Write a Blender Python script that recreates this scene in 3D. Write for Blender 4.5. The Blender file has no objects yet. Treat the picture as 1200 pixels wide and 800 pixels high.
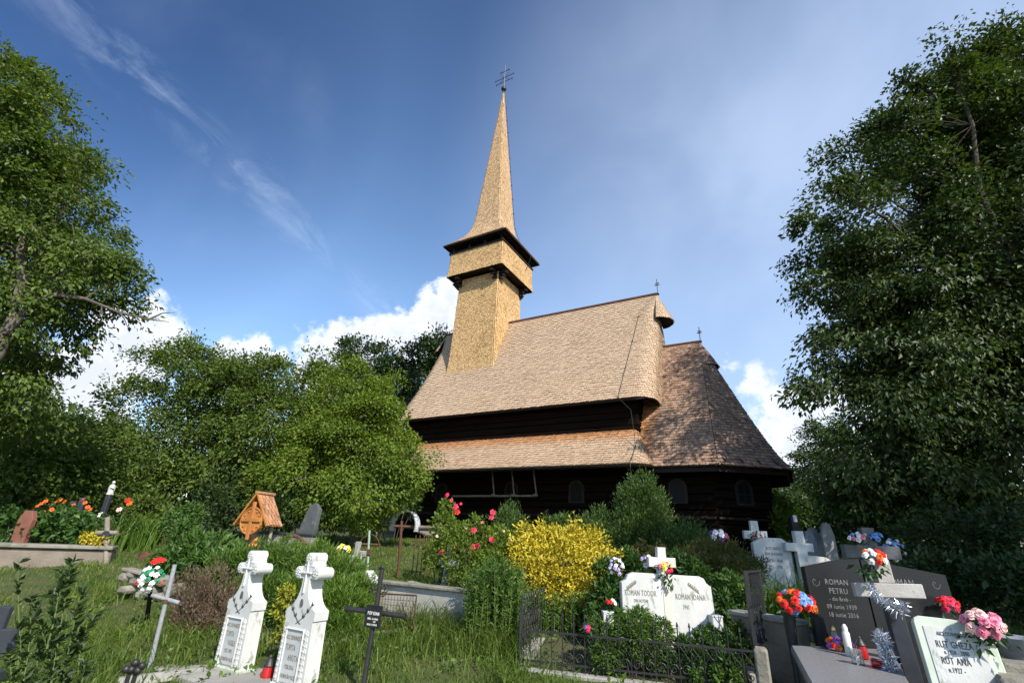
import bpy, math, random
import numpy as np
from mathutils import Vector, Matrix

C = bpy.context.scene.collection
R = math.radians
random.seed(7)

# ------------------------------------------------------------------ camera
EYE = 1.6
F_PX = 562.7                       # focal length in pixels of a 1200 px wide frame
PITCH, ROLL, YAW = R(22.53), R(2.63), R(59.842)
c_f = np.array([0, math.cos(PITCH), math.sin(PITCH)])
_u0 = np.array([0, -math.sin(PITCH), math.cos(PITCH)])
_r0 = np.array([1.0, 0, 0])
c_r = _r0 * math.cos(ROLL) + _u0 * math.sin(ROLL)
c_u = -_r0 * math.sin(ROLL) + _u0 * math.cos(ROLL)
cam_data = bpy.data.cameras.new('camera')
cam_data.sensor_width = 36
cam_data.lens = F_PX / 1200 * 36
cam_data.clip_start = 0.05
cam_data.clip_end = 5000
cam = bpy.data.objects.new('camera', cam_data)
C.objects.link(cam)
cam.matrix_world = Matrix(((c_r[0], c_u[0], -c_f[0], 0), (c_r[1], c_u[1], -c_f[1], 0),
                           (c_r[2], c_u[2], -c_f[2], EYE), (0, 0, 0, 1)))
bpy.context.scene.camera = cam

# ------------------------------------------------------------------ light
EAST = np.array([math.sin(YAW), -math.cos(YAW), 0])      # church axes on the ground
NORTH = np.array([math.cos(YAW), math.sin(YAW), 0])
SUN_EL, SUN_A = R(40.5), R(29)
sd = (EAST * math.cos(SUN_A) - NORTH * math.sin(SUN_A)) * math.cos(SUN_EL)
SUN_DIR = np.array([sd[0], sd[1], math.sin(SUN_EL)])
sun_data = bpy.data.lights.new('sun', 'SUN')
sun_data.energy = 5.0
sun_data.angle = R(0.53)
sun_data.color = (1.0, 0.93, 0.82)
sun = bpy.data.objects.new('sun', sun_data)
C.objects.link(sun)
sun.rotation_euler = Vector(SUN_DIR).to_track_quat('Z', 'Y').to_euler()

sc = bpy.context.scene
sc.view_settings.view_transform = 'Standard'
sc.view_settings.look = 'None'
sc.view_settings.exposure = 0.42
sc.view_settings.gamma = 1.0


def ray(px, py):
    d = c_f + c_r * (px - 600) / F_PX + c_u * (400 - py) / F_PX
    return d / np.linalg.norm(d)


# ------------------------------------------------------------------ node helpers
class NT:
    def __init__(self, tree):
        self.t = tree
        tree.nodes.clear()

    def n(self, typ, **kw):
        nd = self.t.nodes.new(typ)
        for k, v in kw.items():
            if k in ('op', 'operation'):
                nd.operation = v
            elif hasattr(nd, k):
                setattr(nd, k, v)
            else:
                self.put(nd.inputs[k], v)
        return nd

    def put(self, sock, v):
        if isinstance(v, bpy.types.NodeSocket):
            self.t.links.new(v, sock)
        else:
            sock.default_value = v

    def math(self, op, a, b=0.0, c=0.0, clamp=False):
        nd = self.t.nodes.new('ShaderNodeMath')
        nd.operation = op
        nd.use_clamp = clamp
        for i, v in enumerate((a, b, c)):
            self.put(nd.inputs[i], v)
        return nd.outputs[0]

    def vmath(self, op, a, b=(0, 0, 0)):
        nd = self.t.nodes.new('ShaderNodeVectorMath')
        nd.operation = op
        self.put(nd.inputs[0], a)
        self.put(nd.inputs[1], b)
        return nd.outputs['Value'] if op == 'DOT_PRODUCT' else nd.outputs[0]

    def maprange(self, v, a, b, c=0.0, d=1.0, smooth=True):
        nd = self.t.nodes.new('ShaderNodeMapRange')
        nd.interpolation_type = 'SMOOTHSTEP' if smooth else 'LINEAR'
        for i, x in enumerate((v, a, b, c, d)):
            self.put(nd.inputs[i], x)
        return nd.outputs[0]

    def noise(self, vec, scale, detail=4.0, rough=0.55, dist=0.0):
        nd = self.t.nodes.new('ShaderNodeTexNoise')
        if vec is not None:
            self.put(nd.inputs['Vector'], vec)
        nd.inputs['Scale'].default_value = scale
        nd.inputs['Detail'].default_value = detail
        nd.inputs['Roughness'].default_value = rough
        nd.inputs['Distortion'].default_value = dist
        return nd.outputs['Fac']

    def mix(self, fac, a, b):
        nd = self.t.nodes.new('ShaderNodeMix')
        nd.data_type = 'RGBA'
        self.put(nd.inputs[0], fac)
        for s, v in ((nd.inputs[6], a), (nd.inputs[7], b)):
            if isinstance(v, (tuple, list)) and len(v) == 3:
                v = (*v, 1)
            self.put(s, v)
        return nd.outputs[2]

    def ramp(self, fac, stops):
        nd = self.t.nodes.new('ShaderNodeValToRGB')
        self.put(nd.inputs[0], fac)
        el = nd.color_ramp.elements
        while len(el) < len(stops):
            el.new(0.5)
        for e, (p, c) in zip(el, stops):
            e.position = p
            e.color = (*c, 1)
        return nd.outputs[0]


# ------------------------------------------------------------------ sky
world = bpy.data.worlds.new('World')
sc.world = world
world.use_nodes = True
w = NT(world.node_tree)
sky = w.n('ShaderNodeTexSky', sky_type='NISHITA', sun_disc=False, sun_elevation=SUN_EL,
          sun_rotation=math.atan2(SUN_DIR[0], SUN_DIR[1]), altitude=400.0, air_density=1.0,
          dust_density=0.6, ozone_density=1.6)
gen = w.n('ShaderNodeTexCoord').outputs['Generated']
dirv = w.vmath('NORMALIZE', gen)
n_big = w.noise(dirv, 11.0, 8.0, 0.62)
n_small = w.noise(dirv, 34.0, 6.0, 0.6)
sep = w.n('ShaderNodeSeparateXYZ', Vector=dirv)
# cumulus banks low in the sky, each a soft round mass broken up by noise
cum = None
for px, py, rad, k in ((150, 400, .075, 1), (105, 440, .09, 1), (60, 470, .11, 1), (180, 375, .045, 1), (130, 385, .05, 1), (20, 480, .12, 1),
                       (275, 418, .035, 1), (300, 412, .035, 1), (322, 425, .03, 1), (300, 450, .06, 1),
                       (375, 410, .04, 1), (400, 396, .042, 1), (430, 398, .047, 1), (465, 388, .048, 1), (400, 440, .09, 1), (490, 400, .07, 1),
                       (505, 360, .042, 1), (525, 350, .04, 1), (520, 385, .05, 1), (548, 372, .05, 1), (575, 380, .045, 1),
                       (925, 480, .05, .9), (945, 500, .06, .95), (925, 525, .06, .9), (965, 480, .055, .9), (1010, 500, .09, .9), (883, 447, .030, .5),
                       (848, 432, .026, .45), (905, 500, .04, .7), (1120, 480, .1, 1), (1300, 450, .16, 1), (-250, 430, .2, 1)):
    d = ray(px, py)
    dist = w.math('ARCCOSINE', w.vmath('DOT_PRODUCT', dirv, tuple(d)))
    m = w.math('MULTIPLY', w.math('SUBTRACT', 1.0, w.math('DIVIDE', dist, rad * 1.5)), k)
    cum = m if cum is None else w.math('SMOOTH_MAX', cum, m, 0.12)
edge = w.math('ADD', cum, w.math('MULTIPLY', w.math('SUBTRACT', n_big, 0.5), 2.0))
edge = w.math('ADD', edge, w.math('MULTIPLY', w.math('SUBTRACT', n_small, 0.5), 1.0))
cmask = w.math('MULTIPLY', w.maprange(edge, 0.22, 0.60), w.maprange(cum, -0.25, 0.35))
# cirrus: a streak of torn wisps in the upper left, a thin veil over the right half
a1, a2 = ray(90, 20), ray(420, 330)
axis = a2 - a1; axis /= np.linalg.norm(axis)
nrm = np.cross(a1, a2); nrm /= np.linalg.norm(nrm)
along = w.vmath('DOT_PRODUCT', dirv, tuple(axis))
across = w.vmath('DOT_PRODUCT', dirv, tuple(nrm))
upv = w.vmath('DOT_PRODUCT', dirv, tuple(np.cross(axis, nrm)))
st = w.n('ShaderNodeCombineXYZ', X=w.math('MULTIPLY', along, 0.8), Y=w.math('MULTIPLY', across, 1.9), Z=upv).outputs[0]
wisp = w.noise(st, 9.0, 10.0, 0.66, 0.6)
dab = w.math('ABSOLUTE', w.math('ADD', across, w.math('MULTIPLY', w.math('SUBTRACT', n_big, 0.5), 0.05)))
streak = w.math('MULTIPLY', w.maprange(dab, 0.055, 0.0), w.maprange(wisp, 0.40, 0.75))
streak = w.math('MULTIPLY', streak, w.maprange(along, 0.62, 0.30))
streak = w.math('MULTIPLY', streak, 0.27)
veil_side = w.maprange(w.vmath('DOT_PRODUCT', dirv, tuple(ray(1130, 330))), 0.58, 0.97)
st2 = w.n('ShaderNodeCombineXYZ', X=w.math('MULTIPLY', along, 1.5), Y=across, Z=w.math('MULTIPLY', upv, 1.5)).outputs[0]
vn = w.noise(st2, 2.4, 7.0, 0.5, 0.3)
veil = w.math('MULTIPLY', veil_side, w.maprange(vn, 0.25, 0.8, 0.30, 0.58))
soft = w.math('MULTIPLY', w.maprange(w.noise(st2, 2.2, 6.0, 0.5, 0.2), 0.5, 0.85), 0.14)
wis = w.math('MAXIMUM', w.math('MAXIMUM', streak, veil), soft)
shade = w.maprange(w.math('ADD', edge, w.math('MULTIPLY', n_small, 0.6)), 0.4, 1.4)
ccol = w.mix(shade, (6.9, 7.1, 7.5), (5.0, 5.4, 6.2))
tint = w.n('ShaderNodeMix', data_type='RGBA', blend_type='MULTIPLY')
tint.inputs[0].default_value = 1.0
w.put(tint.inputs[6], sky.outputs[0]); w.put(tint.inputs[7], w.ramp(w.n('ShaderNodeSeparateXYZ', Vector=dirv).outputs[2], ((.15, (1.14, 1.20, 1.24)), (.45, (1.24, 1.36, 1.42)), (.65, (.96, 1.12, 1.25)), (.85, (.62, .76, .94)))))
deep = w.n('ShaderNodeMix', data_type='RGBA', blend_type='MULTIPLY')
deep.inputs[0].default_value = 1.0
w.put(deep.inputs[6], tint.outputs[2])
w.put(deep.inputs[7], w.ramp(w.vmath('DOT_PRODUCT', dirv, tuple(ray(20, 10))), ((.88, (1, 1, 1)), (1.0, (.42, .51, .64)))))
col = w.mix(wis, deep.outputs[2], (4.7, 5.6, 7.2))
col = w.mix(cmask, col, ccol)
bg = w.n('ShaderNodeBackground', Color=col, Strength=0.130)
out = w.n('ShaderNodeOutputWorld', Surface=bg.outputs[0])


# ------------------------------------------------------------------ place helpers
def smooth_interp(x, xs, ys):
    return np.interp(x, xs, ys)


_ty = np.linspace(-400, 700, 5501)
_tz = np.interp(_ty, (-400, -30, 0, 3, 6, 9, 12, 15, 19, 26, 45, 90, 250, 700), (-14, -1.2, -.02, .04, .27, .72, 1.10, 1.36, 1.48, 1.52, 1.9, 3.2, 9, 26))
_k = np.exp(-0.5 * (np.arange(-15, 16) / 6.0) ** 2); _k /= _k.sum()
_tz = np.convolve(np.pad(_tz, 15, mode='edge'), _k, mode='valid')


def zg(x, y):
    """height of the ground"""
    x = np.asarray(x, float); y = np.asarray(y, float)
    g = np.interp(y + 0.10 * x, _ty, _tz)
    return g + 0.03 * np.sin(x * 1.7 + y * .6) * np.sin(y * 1.3 - x * .5) + 0.012 * np.sin(x * 5.1) * np.sin(y * 4.3)


CAM = np.array([0, 0, EYE])


def at(px, py, Y):
    d = ray(px, py)
    return CAM + d * (Y / d[1])


def gp(px, py):
    """where the sight line through a picture point meets the ground"""
    d = ray(px, py)
    for t in np.arange(1.0, 90, 0.01):
        P = CAM + d * t
        if P[2] <= zg(P[0], P[1]):
            return P
    return CAM + d * 90


def gx(px, Y):
    """the ground point in picture column px, Y metres in front"""
    py = 640.0
    for _ in range(40):
        P = at(px, py, Y)
        G = np.array([P[0], P[1], float(zg(P[0], P[1]))])
        v = G - CAM
        dd = v @ c_f
        py = 400 - F_PX * (v @ c_u) / dd
    return G


def proj(P):
    v = np.asarray(P) - CAM
    dd = v @ c_f
    return 600 + F_PX * (v @ c_r) / dd, 400 - F_PX * (v @ c_u) / dd


def depth(P):
    return (np.asarray(P) - CAM) @ c_f


def h_to(B, py):
    """height above B whose top shows in picture row py"""
    lo, hi = 0.0, 40.0
    for _ in range(50):
        m = (lo + hi) / 2
        if proj(np.asarray(B) + np.array([0, 0, m]))[1] > py:
            lo = m
        else:
            hi = m
    return lo


# ------------------------------------------------------------------ materials
def new_mat(name):
    m = bpy.data.materials.new(name)
    m.use_nodes = True
    return m, NT(m.node_tree)


def surf(name, c1, c2=None, scale=6.0, rough=0.7, bump=0.0, bscale=None, metal=0.0, spots=None, coord='Object', stretch=None, island=0.0, spec=0.3):
    """base colour wandering between c1 and c2, optional spots (colour, scale, amount)"""
    m, n = new_mat(name)
    tc = n.n('ShaderNodeTexCoord').outputs[coord]
    if stretch:
        mp = n.n('ShaderNodeMapping')
        n.put(mp.inputs['Vector'], tc)
        mp.inputs['Scale'].default_value = stretch
        tc = mp.outputs[0]
    c2 = c2 or tuple(x * .8 for x in c1)
    f = n.maprange(n.noise(tc, scale, 6, .6), .3, .7)
    col = n.mix(f, c1, c2)
    if island:
        isl = n.n('ShaderNodeNewGeometry').outputs['Random Per Island']
        hsv = n.n('ShaderNodeHueSaturation')
        n.put(hsv.inputs['Value'], n.maprange(isl, 0, 1, 1 - island, 1 + island, False))
        n.put(hsv.inputs['Color'], col)
        col = hsv.outputs[0]
    if spots:
        f2 = n.maprange(n.noise(tc, spots[1], 5, .65), .62 - spots[2], .74 - spots[2])
        col = n.mix(f2, col, spots[0])
    p = n.n('ShaderNodeBsdfPrincipled')
    n.put(p.inputs['Base Color'], col)
    p.inputs['Roughness'].default_value = rough
    p.inputs['Metallic'].default_value = metal
    p.inputs['Specular IOR Level'].default_value = spec
    if bump:
        b = n.n('ShaderNodeBump')
        b.inputs['Strength'].default_value = bump
        b.inputs['Distance'].default_value = .02
        n.put(b.inputs['Height'], n.noise(tc, bscale or scale * 5, 5, .6))
        n.put(p.inputs['Normal'], b.outputs[0])
    o = n.n('ShaderNodeOutputMaterial')
    n.put(o.inputs[0], p.outputs[0])
    return m


def leaf_mat(name, dark, mid, light, trans=.35, rough=.5, patch=.9, tcol=None):
    """leaves: every leaf its own green, wider patches of growth lighter or darker"""
    m, n = new_mat(name)
    isl = n.n('ShaderNodeNewGeometry').outputs['Random Per Island']
    tc = n.n('ShaderNodeTexCoord').outputs['Object']
    f = n.math('ADD', n.math('MULTIPLY', isl, .65), n.math('MULTIPLY', n.maprange(n.noise(tc, patch, 3, .5), .3, .7), .35))
    col = n.ramp(f, ((0.0, dark), (.5, mid), (1.0, light)))
    p = n.n('ShaderNodeBsdfPrincipled')
    n.put(p.inputs['Base Color'], col)
    p.inputs['Roughness'].default_value = rough
    p.inputs['Specular IOR Level'].default_value = .35
    t = n.n('ShaderNodeBsdfTranslucent')
    mul = n.n('ShaderNodeMix', data_type='RGBA', blend_type='MULTIPLY')
    mul.inputs[0].default_value = 1
    n.put(mul.inputs[6], col)
    mul.inputs[7].default_value = (*(tcol or (1.5, 1.5, .6)), 1)
    n.put(t.inputs['Color'], mul.outputs[2])
    mx = n.n('ShaderNodeMixShader')
    mx.inputs[0].default_value = trans
    n.put(mx.inputs[1], p.outputs[0]); n.put(mx.inputs[2], t.outputs[0])
    o = n.n('ShaderNodeOutputMaterial')
    n.put(o.inputs[0], mx.outputs[0])
    return m


def shingle_mat(name, dark, mid, light, fresh=None, rough=.75):
    """split wooden shingles: every shingle its own tone, grain along its length, weather patches;
    the 'fresh' attribute marks shingles still orange because they are sheltered from the rain"""
    m, n = new_mat(name)
    isl = n.n('ShaderNodeNewGeometry').outputs['Random Per Island']
    tc = n.n('ShaderNodeTexCoord').outputs['Object']
    w1 = n.noise(tc, .45, 4, .6)
    w2 = n.noise(tc, 2.2, 4, .6)
    mp = n.n('ShaderNodeMapping'); n.put(mp.inputs[0], tc); mp.inputs['Scale'].default_value = (1, 1, .16)
    grain = n.noise(mp.outputs[0], 70, 3, .6)
    f = n.math('ADD', n.math('MULTIPLY', isl, .60), n.math('MULTIPLY', n.maprange(w1, .3, .7), .22))
    f = n.math('ADD', f, n.math('MULTIPLY', n.maprange(w2, .3, .7), .18))
    col = n.ramp(f, ((0.0, dark), (.45, mid), (1.0, light)))
    if fresh:
        at_ = n.n('ShaderNodeAttribute', attribute_name='fresh').outputs['Fac']
        frc = n.ramp(isl, ((0, tuple(x * .75 for x in fresh)), (1, tuple(min(1, x * 1.25) for x in fresh))))
        col = n.mix(at_, col, frc)
    hs = n.n('ShaderNodeHueSaturation'); n.put(hs.inputs['Color'], col)
    n.put(hs.inputs['Value'], n.maprange(grain, .25, .75, .82, 1.14, False))
    p = n.n('ShaderNodeBsdfPrincipled')
    n.put(p.inputs['Base Color'], hs.outputs[0])
    p.inputs['Roughness'].default_value = rough
    p.inputs['Specular IOR Level'].default_value = .25
    b = n.n('ShaderNodeBump'); b.inputs['Strength'].default_value = .5; b.inputs['Distance'].default_value = .006
    n.put(b.inputs['Height'], grain); n.put(p.inputs['Normal'], b.outputs[0])
    o = n.n('ShaderNodeOutputMaterial'); n.put(o.inputs[0], p.outputs[0])
    return m


M = {}


# ------------------------------------------------------------------ mesh helpers
def link_np(name, V, F, mat, parent=None, smooth=False, attr=None):
    """a mesh from numpy vertices and equal-sized faces"""
    V = np.asarray(V, np.float32).reshape(-1, 3)
    F = np.asarray(F, np.int32)
    k = F.shape[1]
    me = bpy.data.meshes.new(name)
    me.vertices.add(len(V)); me.vertices.foreach_set('co', V.ravel())
    me.loops.add(F.size); me.loops.foreach_set('vertex_index', F.ravel())
    me.polygons.add(len(F)); me.polygons.foreach_set('loop_start', np.arange(0, F.size, k, dtype=np.int32))
    me.polygons.foreach_set('use_smooth', np.full(len(F), smooth))
    me.update(calc_edges=True)
    if attr is not None:
        a = me.attributes.new(attr[0], 'FLOAT', 'POINT')
        a.data.foreach_set('value', np.asarray(attr[1], np.float32))
    me.materials.append(mat)
    o = bpy.data.objects.new(name, me)
    C.objects.link(o)
    if parent:
        o.parent = parent
    return o


class MB:
    """collects boxes, tubes, lathes, prisms ... and links them as ONE mesh"""

    def __init__(s):
        s.v = []; s.f = []

    def add(s, vs, fs, mtx=None):
        b = len(s.v)
        for p in vs:
            p = Vector(p)
            s.v.append(mtx @ p if mtx else p)
        s.f += [tuple(i + b for i in q) for q in fs]
        return s

    def box(s, c, size, rot=None, bev=0.0, taper=1.0):
        x, y, z = (d / 2 for d in size)
        mt = Matrix.Translation(c)
        if rot is not None:
            mt = mt @ (rot.to_matrix().to_4x4() if hasattr(rot, 'to_matrix') else Matrix(rot).to_4x4())
        if bev <= 0:
            vs = [(-x, -y, -z), (x, -y, -z), (x, y, -z), (-x, y, -z)] + [(a * taper, b * taper, z) for a, b in ((-x, -y), (x, -y), (x, y), (-x, y))]
            return s.add(vs, [(0, 3, 2, 1), (4, 5, 6, 7), (0, 1, 5, 4), (1, 2, 6, 5), (2, 3, 7, 6), (3, 0, 4, 7)], mt)
        e = min(bev, x * .9, y * .9, z * .9)
        vs = []
        for zz, k in ((-z, e), (-z + e, 0), (z - e, 0), (z, e)):
            t = 1 if zz < 0 else taper
            X, Y = x - k, y - k
            cs = [(-X + (e - k if k < e else 0), -Y), (X - (e - k if k < e else 0), -Y), (X, -Y + (e - k if k < e else 0)), (X, Y - (e - k if k < e else 0)),
                  (X - (e - k if k < e else 0), Y), (-X + (e - k if k < e else 0), Y), (-X, Y - (e - k if k < e else 0)), (-X, -Y + (e - k if k < e else 0))]
            vs += [(a * t, b * t, zz) for a, b in cs]
        fs = []
        for r in range(3):
            for i in range(8):
                j = (i + 1) % 8
                fs.append((r * 8 + i, r * 8 + j, r * 8 + 8 + j, r * 8 + 8 + i))
        fs.append(tuple(range(7, -1, -1))); fs.append(tuple(range(24, 32)))
        return s.add(vs, fs, mt)

    def tube(s, pts, rad, n=8, cap=True):
        pts = [Vector(p) for p in pts]
        if not hasattr(rad, '__len__'):
            rad = [rad] * len(pts)
        b = len(s.v)
        up = None
        for i, p in enumerate(pts):
            t = (pts[min(i + 1, len(pts) - 1)] - pts[max(i - 1, 0)])
            if t.length < 1e-9:
                t = Vector((0, 0, 1))
            t.normalize()
            if up is None:
                up = t.orthogonal().normalized()
            else:
                up = (up - t * up.dot(t))
                up = up.normalized() if up.length > 1e-6 else t.orthogonal().normalized()
            q = t.cross(up)
            for k in range(n):
                a = 2 * math.pi * k / n
                s.v.append(p + (up * math.cos(a) + q * math.sin(a)) * rad[i])
        for i in range(len(pts) - 1):
            for k in range(n):
                l = (k + 1) % n
                s.f.append((b + i * n + k, b + i * n + l, b + (i + 1) * n + l, b + (i + 1) * n + k))
        if cap:
            s.f.append(tuple(b + k for k in range(n - 1, -1, -1)))
            e = b + (len(pts) - 1) * n
            s.f.append(tuple(e + k for k in range(n)))
        return s

    def lathe(s, prof, n=20, mtx=None, closed=False):
        vs = []
        for r, z in prof:
            for k in range(n):
                a = 2 * math.pi * k / n
                vs.append((r * math.cos(a), r * math.sin(a), z))
        fs = []
        for i in range(len(prof) - 1):
            for k in range(n):
                l = (k + 1) % n
                fs.append((i * n + k, i * n + l, (i + 1) * n + l, (i + 1) * n + k))
        fs.append(tuple(range(n - 1, -1, -1)))
        e = (len(prof) - 1) * n
        fs.append(tuple(e + k for k in range(n)))
        return s.add(vs, fs, mtx)

    def prism(s, out, y0, y1, mtx=None, inset=0.0):
        """outline in x,z pushed through y; inset rounds the front edge"""
        n = len(out)
        vs = [(x, y0, z) for x, z in out] + [(x, y1, z) for x, z in out]
        fs = [(i, (i + 1) % n, n + (i + 1) % n, n + i) for i in range(n)]
        if inset > 0:
            cx = sum(p[0] for p in out) / n; cz = sum(p[1] for p in out) / n
            ins = []
            for i in range(n):
                p0 = Vector(out[i - 1]); p1 = Vector(out[i]); p2 = Vector(out[(i + 1) % n])
                d1 = (p1 - p0).normalized(); d2 = (p2 - p1).normalized()
                nn = Vector((-(d1.y + d2.y), d1.x + d2.x))
                nn = nn.normalized() if nn.length > 1e-6 else Vector((0, 0))
                ins.append(p1 + nn * inset)
            vs += [(p.x, y0 - inset, p.y) for p in ins]
            fs += [((i + 1) % n, i, 2 * n + i, 2 * n + (i + 1) % n) for i in range(n)]
            fs.append(tuple(range(2 * n, 3 * n)))
        else:
            fs.append(tuple(range(n)))
        fs.append(tuple(range(2 * n - 1, n - 1, -1)))
        return s.add(vs, fs, mtx)

    def ball(s, c, r, n=10, sq=(1, 1, 1)):
        prof = []
        m = max(4, n // 2)
        vs = [(0, 0, -1)]
        for i in range(1, m):
            a = -math.pi / 2 + math.pi * i / m
            for k in range(n):
                b = 2 * math.pi * k / n
                vs.append((math.cos(a) * math.cos(b), math.cos(a) * math.sin(b), math.sin(a)))
        vs.append((0, 0, 1))
        fs = [(0, 1 + (k + 1) % n, 1 + k) for k in range(n)]
        for i in range(m - 2):
            for k in range(n):
                l = (k + 1) % n
                fs.append((1 + i * n + k, 1 + i * n + l, 1 + (i + 1) * n + l, 1 + (i + 1) * n + k))
        L = len(vs) - 1
        fs += [(L, 1 + (m - 2) * n + k, 1 + (m - 2) * n + (k + 1) % n) for k in range(n)]
        vs = [(c[0] + x * r * sq[0], c[1] + y * r * sq[1], c[2] + z * r * sq[2]) for x, y, z in vs]
        return s.add(vs, fs)

    def build(s, name, mat, parent=None, smooth=False, fix=True):
        me = bpy.data.meshes.new(name)
        me.from_pydata([tuple(p) for p in s.v], [], s.f)
        if fix:
            import bmesh
            bm = bmesh.new(); bm.from_mesh(me)
            bmesh.ops.recalc_face_normals(bm, faces=bm.faces)
            bm.to_mesh(me); bm.free()
        me.materials.append(mat)
        if smooth:
            me.polygons.foreach_set('use_smooth', [True] * len(me.polygons))
            try:
                me.set_sharp_from_angle(angle=R(40))
            except Exception:
                pass
        o = bpy.data.objects.new(name, me)
        C.objects.link(o)
        if parent:
            o.parent = parent
        return o


def tag(o, label=None, cat=None, group=None, kind=None):
    if label: o['label'] = label
    if cat: o['category'] = cat
    if group: o['group'] = group
    if kind: o['kind'] = kind
    return o


def thing(name, label, cat, loc=(0, 0, 0), rz=0.0, tilt=(0, 0), group=None):
    o = bpy.data.objects.new(name, None)
    o.empty_display_size = .2
    C.objects.link(o)
    o.location = tuple(float(v) for v in loc)
    o.rotation_euler = (tilt[0], tilt[1], rz)
    return tag(o, label, cat, group)


def copy_tree(o, parent=None):
    c = o.copy(); C.objects.link(c); c.parent = parent
    for ch in o.children:
        copy_tree(ch, c)
    return c


# a shingled surface: segs are functions (s, b) -> xyz running anticlockwise seen from outside-above
def shingles(name, segs, rows, width, thick, mat, parent, seed=1, flip=1, fresh=None, gap=.006, teeth=True, overlap=.45, jitter=.012):
    rng = np.random.default_rng(seed)
    VS = []; FR = []
    for seg in segs:
        for k in range(len(rows) - 1):
            b0, b1 = rows[k], rows[k + 1]
            b2 = min(rows[-1], b1 + (b1 - b0) * overlap)
            ss = np.linspace(0, 1, 25)
            P = np.array([seg(x, b0) for x in ss])
            L = np.concatenate([[0], np.cumsum(np.linalg.norm(np.diff(P, axis=0), axis=1))])
            n = max(1, int(round(L[-1] / width)))
            if L[-1] < .02:
                continue
            e = np.linspace(0, 1, n + 1)
            if n > 2:
                e[1:-1] += (rng.random(n - 1) - .5) * .45 / n + ((k % 2) - .5) * .5 / n
            e = np.interp(e * L[-1], L, ss)
            Q = np.array([seg(x, b2) for x in ss])
            lo = np.stack([np.interp(e, ss, P[:, i]) for i in range(3)], 1)
            hi = np.stack([np.interp(e, ss, Q[:, i]) for i in range(3)], 1)
            A, B, Cc, D = lo[:-1], lo[1:], hi[1:], hi[:-1]
            nv = np.cross(B - A, D - A) * flip
            ln = np.linalg.norm(nv, axis=1, keepdims=True); ln[ln < 1e-9] = 1
            nv /= ln
            up = (D + Cc - A - B); up /= np.maximum(np.linalg.norm(up, axis=1, keepdims=True), 1e-9)
            drop = (rng.random((len(A), 1)) - .5) * jitter * 2
            lift = thick * (1 + (rng.random((len(A), 1)) - .5) * .7)
            g = gap / np.maximum(np.linalg.norm(B - A, axis=1, keepdims=True), .02)
            A2 = A + (B - A) * g; B2 = B - (B - A) * g; C2 = Cc - (Cc - D) * g; D2 = D + (Cc - D) * g
            if teeth:
                m1 = A2 + (B2 - A2) * .22; m2 = B2 - (B2 - A2) * .22
                A3 = A2 + up * .028; B3 = B2 + up * .028
            else:
                m1, m2, A3, B3 = A2 + (B2 - A2) * .1, B2 - (B2 - A2) * .1, A2 + up * .004, B2 + up * .004
            off = nv * lift + up * drop
            base = nv * -.004 + up * drop
            # outer: m1 m2 B3 C2 D2 A3 ; inner rim for the thickness
            o_ = [m1 + off, m2 + off, B3 + off, C2 + nv * .004, D2 + nv * .004, A3 + off]
            i_ = [m1 + base, m2 + base, B3 + base, A3 + base]
            VS.append(np.stack(o_ + i_, 1))
            if fresh is not None:
                FR.append(np.repeat(np.clip(fresh(b0, (A + B) / 2) + (rng.random(len(A)) - .5) * .25, 0, 1), 10))
    V = np.concatenate(VS, 0)
    N = len(V)
    b = (np.arange(N) * 10)[:, None]
    quads = np.array([[0, 1, 2, 5], [5, 2, 3, 4], [6, 7, 1, 0], [7, 8, 2, 1], [9, 6, 0, 5]])
    F = (b[:, :, None] + quads[None]).reshape(-1, 4)
    return link_np(name, V.reshape(-1, 3), F, mat, parent, attr=('fresh', np.concatenate(FR)) if fresh is not None else ('fresh', np.zeros(N * 10)))


def shell(mb, segs, n_b, n_s=8, inset=.05, flip=1, b_max=1.0):
    """plain underlay below the shingles"""
    for seg in segs:
        vs = []; fs = []
        for i in range(n_b + 1):
            for j in range(n_s + 1):
                s_, b_ = j / n_s, i / n_b * b_max
                P = Vector(seg(s_, b_))
                e = 1e-3
                ds = Vector(seg(min(1, s_ + e), b_)) - Vector(seg(max(0, s_ - e), b_))
                db = Vector(seg(s_, min(1, b_ + e))) - Vector(seg(s_, max(0, b_ - e)))
                nn = ds.cross(db) * flip
                nn = nn.normalized() if nn.length > 1e-12 else Vector((0, 0, 1))
                vs.append(P - nn * inset)
        for i in range(n_b):
            for j in range(n_s):
                a = i * (n_s + 1) + j
                fs.append((a, a + 1, a + n_s + 2, a + n_s + 1))
        mb.add(vs, fs)
    return mb
# ------------------------------------------------------------------ ground
M['soil'] = surf('soil', (.048, .070, .018), (.075, .078, .030), 1.6, .95, .6, 30, spots=((.10, .085, .045), 5.0, .06))
gx_ = np.unique(np.concatenate([-np.geomspace(600, 16, 22), np.linspace(-15, 15, 121), np.geomspace(16, 600, 22)]))
gy_ = np.unique(np.concatenate([np.linspace(-300, -12, 12), np.linspace(-10, 30, 161), np.geomspace(31, 690, 26)]))
GX, GY = np.meshgrid(gx_, gy_)
GZ = zg(GX, GY)
nx = len(gx_)
ii, jj = np.meshgrid(np.arange(len(gy_) - 1), np.arange(nx - 1), indexing='ij')
q = (ii * nx + jj).ravel()
ground = link_np('ground', np.stack([GX, GY, GZ], -1).reshape(-1, 3), np.stack([q, q + 1, q + nx + 1, q + nx], 1), M['soil'], smooth=True)
tag(ground, kind='structure')

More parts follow.
